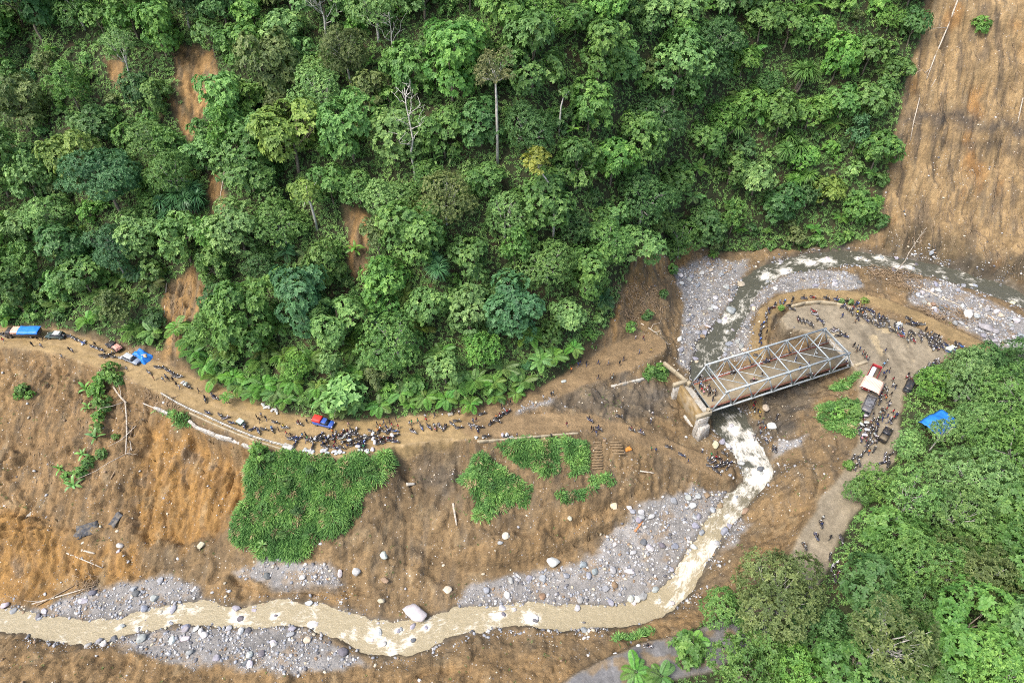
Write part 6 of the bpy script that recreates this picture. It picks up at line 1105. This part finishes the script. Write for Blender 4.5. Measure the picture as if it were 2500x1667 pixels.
def scatter_rocks():
    g = mask['gravel'].reshape(NY, NX); rvd = (d_r - hw).reshape(NY, NX); op = ((1 - mf) * (1 - np.clip(roadm + mask['yard'], 0, 1)) * (1 - mask['grass'])).reshape(NY, NX)
    n = 260000; x = RNG.uniform(-150, 150, n); y = RNG.uniform(40, 178, n); w = sample(x, y, g); o = sample(x, y, op); dr = sample(x, y, rvd); clump = fbm(x * .2, y * .2, 3, 66)
    bank = np.exp(-(np.clip(dr - .3, -1, 9) / 2.6) ** 2) * (dr > -2.2) * (sample(x, y, mf.reshape(NY, NX)) < .4) * sst(-.1, .5, clump + .2)
    p = np.maximum.reduce([w * (.55 + .5 * clump), .6 * bank, .17 * o * sst(-.3, .5, clump), .07 * sample(x, y, mask['scarp'].reshape(NY, NX)) * sst(0, .5, clump)]); k = RNG.random(n) < p
    x, y, w = x[k], y[k], np.maximum(w[k], bank[k]); n = len(x); z = sample(x, y); px, py = proj(x, y, z); v = (px > -40) & (px < 2540) & (py > -20) & (py < 1700); x, y, z, w, px, py = (q[v] for q in (x, y, z, w, px, py)); n = len(x)
    sz = np.minimum(.24 * RNG.random(n) ** -.5, 2.0) * (.42 + .58 * w)
    order = np.argsort(-sz); big = order[:178]; rest = order[178:44000]
    for i in big:
        nm, c = random.choices(ROCKC, [5, 4, 4, 2, 1, 1] if w[i] > .3 else [1, 0, 3, 1, 4, 3])[0]; s = float(min(sz[i], 1.7)); ob = link('boulder', random.choice(RK), None, (float(x[i]), float(y[i]), float(z[i]) + s * .12), (random.gauss(0, .2), random.gauss(0, .2), random.uniform(0, 6)), s / 2, jit(c)); reg(ob, f'{nm} boulder', 'boulder', 'boulders of the riverbed')
    B, Fb = rock_geo(3, 1); Fb = np.array(Fb); m = len(rest); nb = len(B); a = RNG.uniform(0, 6.28, m); s = np.minimum(sz[rest], .85) * .5; j = 1 + RNG.normal(size=(m, nb, 1)) * .13
    L = B[None] * j * s[:, None, None] * np.array([1, 1, 1.1]); ca, sa = np.cos(a)[:, None], np.sin(a)[:, None]; V = np.stack([L[..., 0] * ca - L[..., 1] * sa, L[..., 0] * sa + L[..., 1] * ca, L[..., 2]], -1) + np.stack([x[rest], y[rest], z[rest] + s * .2], 1)[:, None]
    pal = np.array([c for _, c in ROCKC]); ci = RNG.choice(6, m, p=[.3, .24, .24, .1, .06, .06]); ci2 = RNG.choice(6, m, p=[.1, 0, .3, .1, .3, .2]); ci = np.where(w[rest] > .3, ci, ci2); cc = pal[ci] * RNG.uniform(.8, 1.25, (m, 1)); F = (Fb[None] + (np.arange(m) * nb)[:, None, None]).reshape(-1, 3)
    mt = mat('cobble', (.3, .3, .3), .85, var=.2, scale=3); t = mt.node_tree; at = node(t, 'ShaderNodeAttribute', attribute_name='Col'); vm = [q for q in t.nodes if q.type == 'VECT_MATH'][0]; t.links.new(at.outputs['Color'], vm.inputs[0])
    o = link('river_stones', make_mesh('river_stones', V.reshape(-1, 3), F, [mt], False, dict(Col=np.repeat(cc, nb, 0)))); o['kind'] = 'stuff'; reg(o, None, 'stones', None, 'loose grey river stones covering the gravel bars and banks')
scatter_rocks()
M_ASPH = mat('broken_asphalt', (.075, .078, .085), .85, scale=2.5, var=.5, bump=.7, dirt=(.2, .16, .1), dirt_amt=.6)
def slab(px, py, w, d, h, rz, tilt, label, m=M_ASPH):
    x, y, z = g1(px, py); V, F = box((0, 0, 0), (w, d, h)); n = 7; u, v = np.meshgrid(np.linspace(-1, 1, n), np.linspace(-1, 1, n)); r = random.uniform(0, 40)
    ou, ov = u * w / 2 * (1 + .25 * noise(u + r, v * 1.3)), v * d / 2 * (1 + .25 * noise(u * 1.3, v + r)); zt = .18 * fbm(u * 1.5 + r, v * 1.5, 3, 2); i = np.arange(n * n).reshape(n, n)
    T = np.stack([ou, ov, h / 2 + zt], -1).reshape(-1, 3); B = np.stack([ou * .95, ov * .95, -h / 2 + zt * .5], -1).reshape(-1, 3); q = np.stack([i[:-1, :-1], i[:-1, 1:], i[1:, 1:], i[1:, :-1]], -1).reshape(-1, 4); F = [list(a) for a in q] + [[b + n * n for b in a[::-1]] for a in q]
    ring = list(i[0, :]) + list(i[1:, -1]) + list(i[-1, -2::-1]) + list(i[-2:0:-1, 0]); F += [[ring[k], ring[k] + n * n, ring[(k + 1) % len(ring)] + n * n, ring[(k + 1) % len(ring)]] for k in range(len(ring))]
    o = link('broken_slab', make_mesh('broken_slab', np.concatenate([T, B]), F, [m]), None, (x, y, z + .2), (tilt[0], tilt[1], rz)); reg(o, None, 'slab', None, label)
slab(215, 1293, 4.2, 2.6, .45, .4, (.5, .1), 'dark broken asphalt slab on the left slide, larger one'); slab(196, 1303, 2.2, 1.6, .35, 1.2, (.4, -.2), 'small dark slab piece beside the larger asphalt slab'); slab(285, 1268, 1.5, 3.2, .4, -.5, (.45, .2), 'narrow dark asphalt slab left of the orange scar foot'); slab(75, 1256, 2.4, 1.0, .3, .3, (.4, 0), 'pale flat slab on the left slide', M_CONC); slab(1100, 1012, 1.2, .8, .2, .3, (0, 0), 'pale slab beside the collapsed road edge', M_CONC)
# ---------------------------------------------------------------- logs, poles, driftwood
def log(pts, r, label, m=M_DEAD, stubs=4, name='fallen_log', lift=.1, cat='log'):
    P = gpts(pts); o = P[0].copy(); Q = P - o + [0, 0, lift]; s = np.linspace(0, 1, len(Q)); t = np.linspace(0, 1, 7); q = np.stack([np.interp(t, s, Q[:, k]) for k in range(3)], 1); parts = [tube(q, np.linspace(r, r * .6, 7), 7)]
    L = np.linalg.norm(q[-1] - q[0])
    for k in range(stubs): i = random.randrange(2, 7); parts.append(tube(bend(q[i], q[i] + np.array([random.gauss(0, 1), random.gauss(0, 1), abs(random.gauss(.2, .3))]) * L * .16, 4, .12), np.linspace(r * .45, r * .12, 4), 5))
    V, F = join(parts); ob = link(name, make_mesh(name, V, F, [m], True), None, o); reg(ob, None, cat, None, label)
for a in [([(52,1482),(140,1457),(232,1430)], .2, 'long straight brown log above the left gravel bank', M_DEAD, 2),([(90,1478),(180,1430)], .16, 'thinner dark log lying behind the long left log', M_TWIG, 2),([(163,1350),(205,1367),(250,1386)], .17, 'pale forked branch on the ochre mud at left', M_DEAD, 5),([(200,1343),(232,1351)], .3, 'short thick pale log on the ochre mud', M_DEAD, 0),([(1550,1298),(1569,1272)], .3, 'orange-brown log on the gravel bar', mat('orange_wood', (.42, .2, .09), .8, var=.3), 1),([(1106,1228),(1115,1282)], .28, 'grey weathered beam below the collapsed road edge', M_DEAD, 0),([(1562,1150),(1597,1155)], .2, 'grey plank lying beside the lower track', M_DEAD, 0),([(2250,705),(2340,745),(2432,782)], .2, 'long pale pole across the right gravel bank', M_DEAD, 2),([(2410,770),(2432,785)], .25, 'short orange log end on the right bank', M_TWIG, 1),([(2342,-10),(2312,70),(2282,140),(2262,195)], .24, 'long pale fallen trunk down the right landslide', M_DEAD, 3),([(2245,240),(2230,300),(2222,345)], .16, 'thin pale pole standing on the right landslide edge', M_DEAD, 1),([(2284,195),(2272,215)], .12, 'short pale stick on the right landslide', M_DEAD, 0),([(2497,240),(2484,300)], .16, 'pale stick at the right edge of the landslide', M_DEAD, 1),([(407,692),(400,785)], .13, 'thin bamboo pole in the ravine scar above the road', M_DEAD, 1),([(1565,790),(1600,812),(1632,842)], .2, 'pale fallen branch above the bridge landing', M_DEAD, 7),([(138,664),(170,680),(208,686)], .22, 'pale bent trunk lying among the left ferns', M_PALE, 1),([(548,420),(530,530)], .12, 'thin leaning pole in the ravine scar', M_DEAD, 0),([(1768,668),(1790,655)], .2, 'orange broken log on the upstream gravel', M_TWIG, 2),([(992,1183),(1013,1181)], .45, 'short white concrete post on the collapsed slope', M_CONC, 0),([(350,985),(390,1002)], .16, 'pale branch above the orange scar', M_DEAD, 3),([(2110,1020),(2111,1021)], .01, '', M_DEAD, 0)][:-1]: log(*a)
log([(278,945),(292,968),(307,982),(312,1040),(308,1110),(320,1080)][:5], .24, 'uprooted pale tree trunk lying down the left slide', M_DEAD, 8, 'uprooted_tree', .3, 'tree')
log([(312,1045),(322,1100)], .14, 'second stem beside the uprooted pale tree', M_DEAD, 3); log([(270,1170),(310,1100),(325,1040)], .2, 'curved pale root log at the foot of the left shrubs', M_TWIG, 6)
def twig_mass(name, polys, n, L, label, m, r=.035, lift=.5, vert=False):
    parts = []
    for poly, k in zip(polys, n):
        w = wpoly(poly); P = np.array(w); c = 0; t = 0
        while c < k and t < k * 20:
            t += 1; x, y = random.uniform(P[:, 0].min(), P[:, 0].max()), random.uniform(P[:, 1].min(), P[:, 1].max())
            if poly_sd(w, np.array([x]), np.array([y]))[0] < 0: continue
            c += 1; l = L * random.uniform(.4, 1.3)
            if vert: x2, y2 = x + random.gauss(0, .25) * l, y - l * .8
            else: a = random.uniform(0, 6.28); x2, y2 = x + l * math.cos(a), y + l * math.sin(a)
            z1, z2 = float(sample(x, y)) + random.uniform(0, lift), float(sample(x2, y2)) + random.uniform(0, lift); parts.append(tube(bend((x, y, z1), (x2, y2, z2), 4, .12), np.linspace(r * random.uniform(.7, 1.6), r * .4, 4), 4, False))
    o = link(name, make_mesh(name, *join(parts), [m], True)); o['kind'] = 'stuff'; reg(o, None, 'driftwood' if not vert else 'roots', None, label)
twig_mass('driftwood', [[(2120,650),(2200,650),(2260,690),(2240,730),(2180,700),(2120,680)],[(2240,740),(2330,750),(2400,790),(2330,790),(2260,770)],[(1490,700),(1600,690),(1620,760),(1560,790),(1500,770)],[(180,1420),(240,1400),(250,1440),(190,1450)],[(1690,640),(1760,625),(1740,660)],[(350,960),(420,965),(440,1000),(380,990)]], [420, 260, 240, 60, 40, 50], 1.5, 'tangled brown driftwood and branches heaped on the banks', M_TWIG, .075, .8)
twig_mass('hanging_roots', [[(2160,420),(2260,400),(2500,380),(2520,680),(2300,620),(2160,580)],[(2240,120),(2500,100),(2500,380),(2210,380)],[(400,700),(470,660),(450,840),(410,850)],[(20,900),(280,960),(300,1150),(60,1200)]], [520, 240, 90, 160], 2.6, 'thin brown roots and dead stems hanging down the bare faces', M_TWIG, .05, .3, True)

# ---------------------------------------------------------------- labels: each thing by its look and its place beside a landmark
LM = [('the red-canopied pickup',790,1030),('the left-edge truck',65,812),('the blue tarp heap',350,868),('the white guardrail',560,1045),('the big grass slope',740,1210),('the truss bridge',1890,900),('the stranded abutment',1690,985),('the striped awning',2118,950),('the black crowd pickup',2158,1065),('the yard puddles',2150,850),('the leafless white tree',1015,330),('the very tall tree',1215,270),('the bent yellow tree',1320,430),('the upper hillside scar',475,190),('the right landslide',2330,330),('the orange scar',450,1200),('the soil steps',1456,1112),('the lumpy pale boulder',1010,1495),('the egg-shaped boulder',1350,1376),('the blue tarp shelter',2275,1030),('the riverbed trunk',2190,650),('the cascade',1830,1120),('the umbrella tree',305,420),('the pandanus thicket',475,480),('the asphalt corner',1590,1590),('the oval boulder',1785,762),('the grey stub trunk',775,520),('the ravine scar',440,760),('the dark ravine',1690,450),('the bare grey crown',790,60),('the central pandanus',1068,645),('the banana clump',1390,290),('the road collapse',1040,1085),('the bridge landing',1560,850),('the loop track',1950,730),('the valley road',2000,1310),('the big olive dome tree',1900,1440),('the left pandanus',149,588),('the long left log',140,1457),('the uprooted pale tree',308,1030),('the cream boulder',493,1332),('the lower track',1600,1075),('the green cargo tricycle',592,1035),('the cliff pandanus',1914,344),('the yard crowd',2200,815)]
ORD = ['', 'second ', 'third ', 'fourth ', 'fifth ', 'sixth ', 'seventh ', 'eighth ', 'ninth ', 'tenth ', 'eleventh ', 'twelfth ', 'thirteenth ', 'fourteenth ', 'fifteenth ', 'sixteenth ', 'seventeenth ', 'eighteenth ', 'nineteenth ', 'twentieth ']
def label_all():
    lx = np.array([l[1] for l in LM]); ly = np.array([l[2] for l in LM]); bins = {}
    for o, ph in THINGS:
        u, v = proj(*o.location); u, v = float(u), float(v); k = int(np.argmin((lx - u) ** 2 + (ly - v) ** 2)); dx, dy = u - lx[k], v - ly[k]; d = math.hypot(dx, dy); a = math.degrees(math.atan2(-dy, dx)) % 360
        w = ['right of', 'up and right of', 'above', 'up and left of', 'left of', 'down and left of', 'below', 'down and right of'][int((a + 22.5) // 45) % 8]
        bins.setdefault((ph, w, k), []).append((d, o))
    for (ph, w, k), v in bins.items():
        v.sort(key=lambda q: q[0])
        for i, (d, o) in enumerate(v): o['label'] = f'{ph}, {ORD[min(i, 19)]}{"nearest" if len(v) > 1 else ""} {w} {LM[k][0]}'.replace(',  ', ', ').replace('  ', ' ')
label_all()
print('bikes', NB, 'people', NPER, 'objects', len(bpy.data.objects))
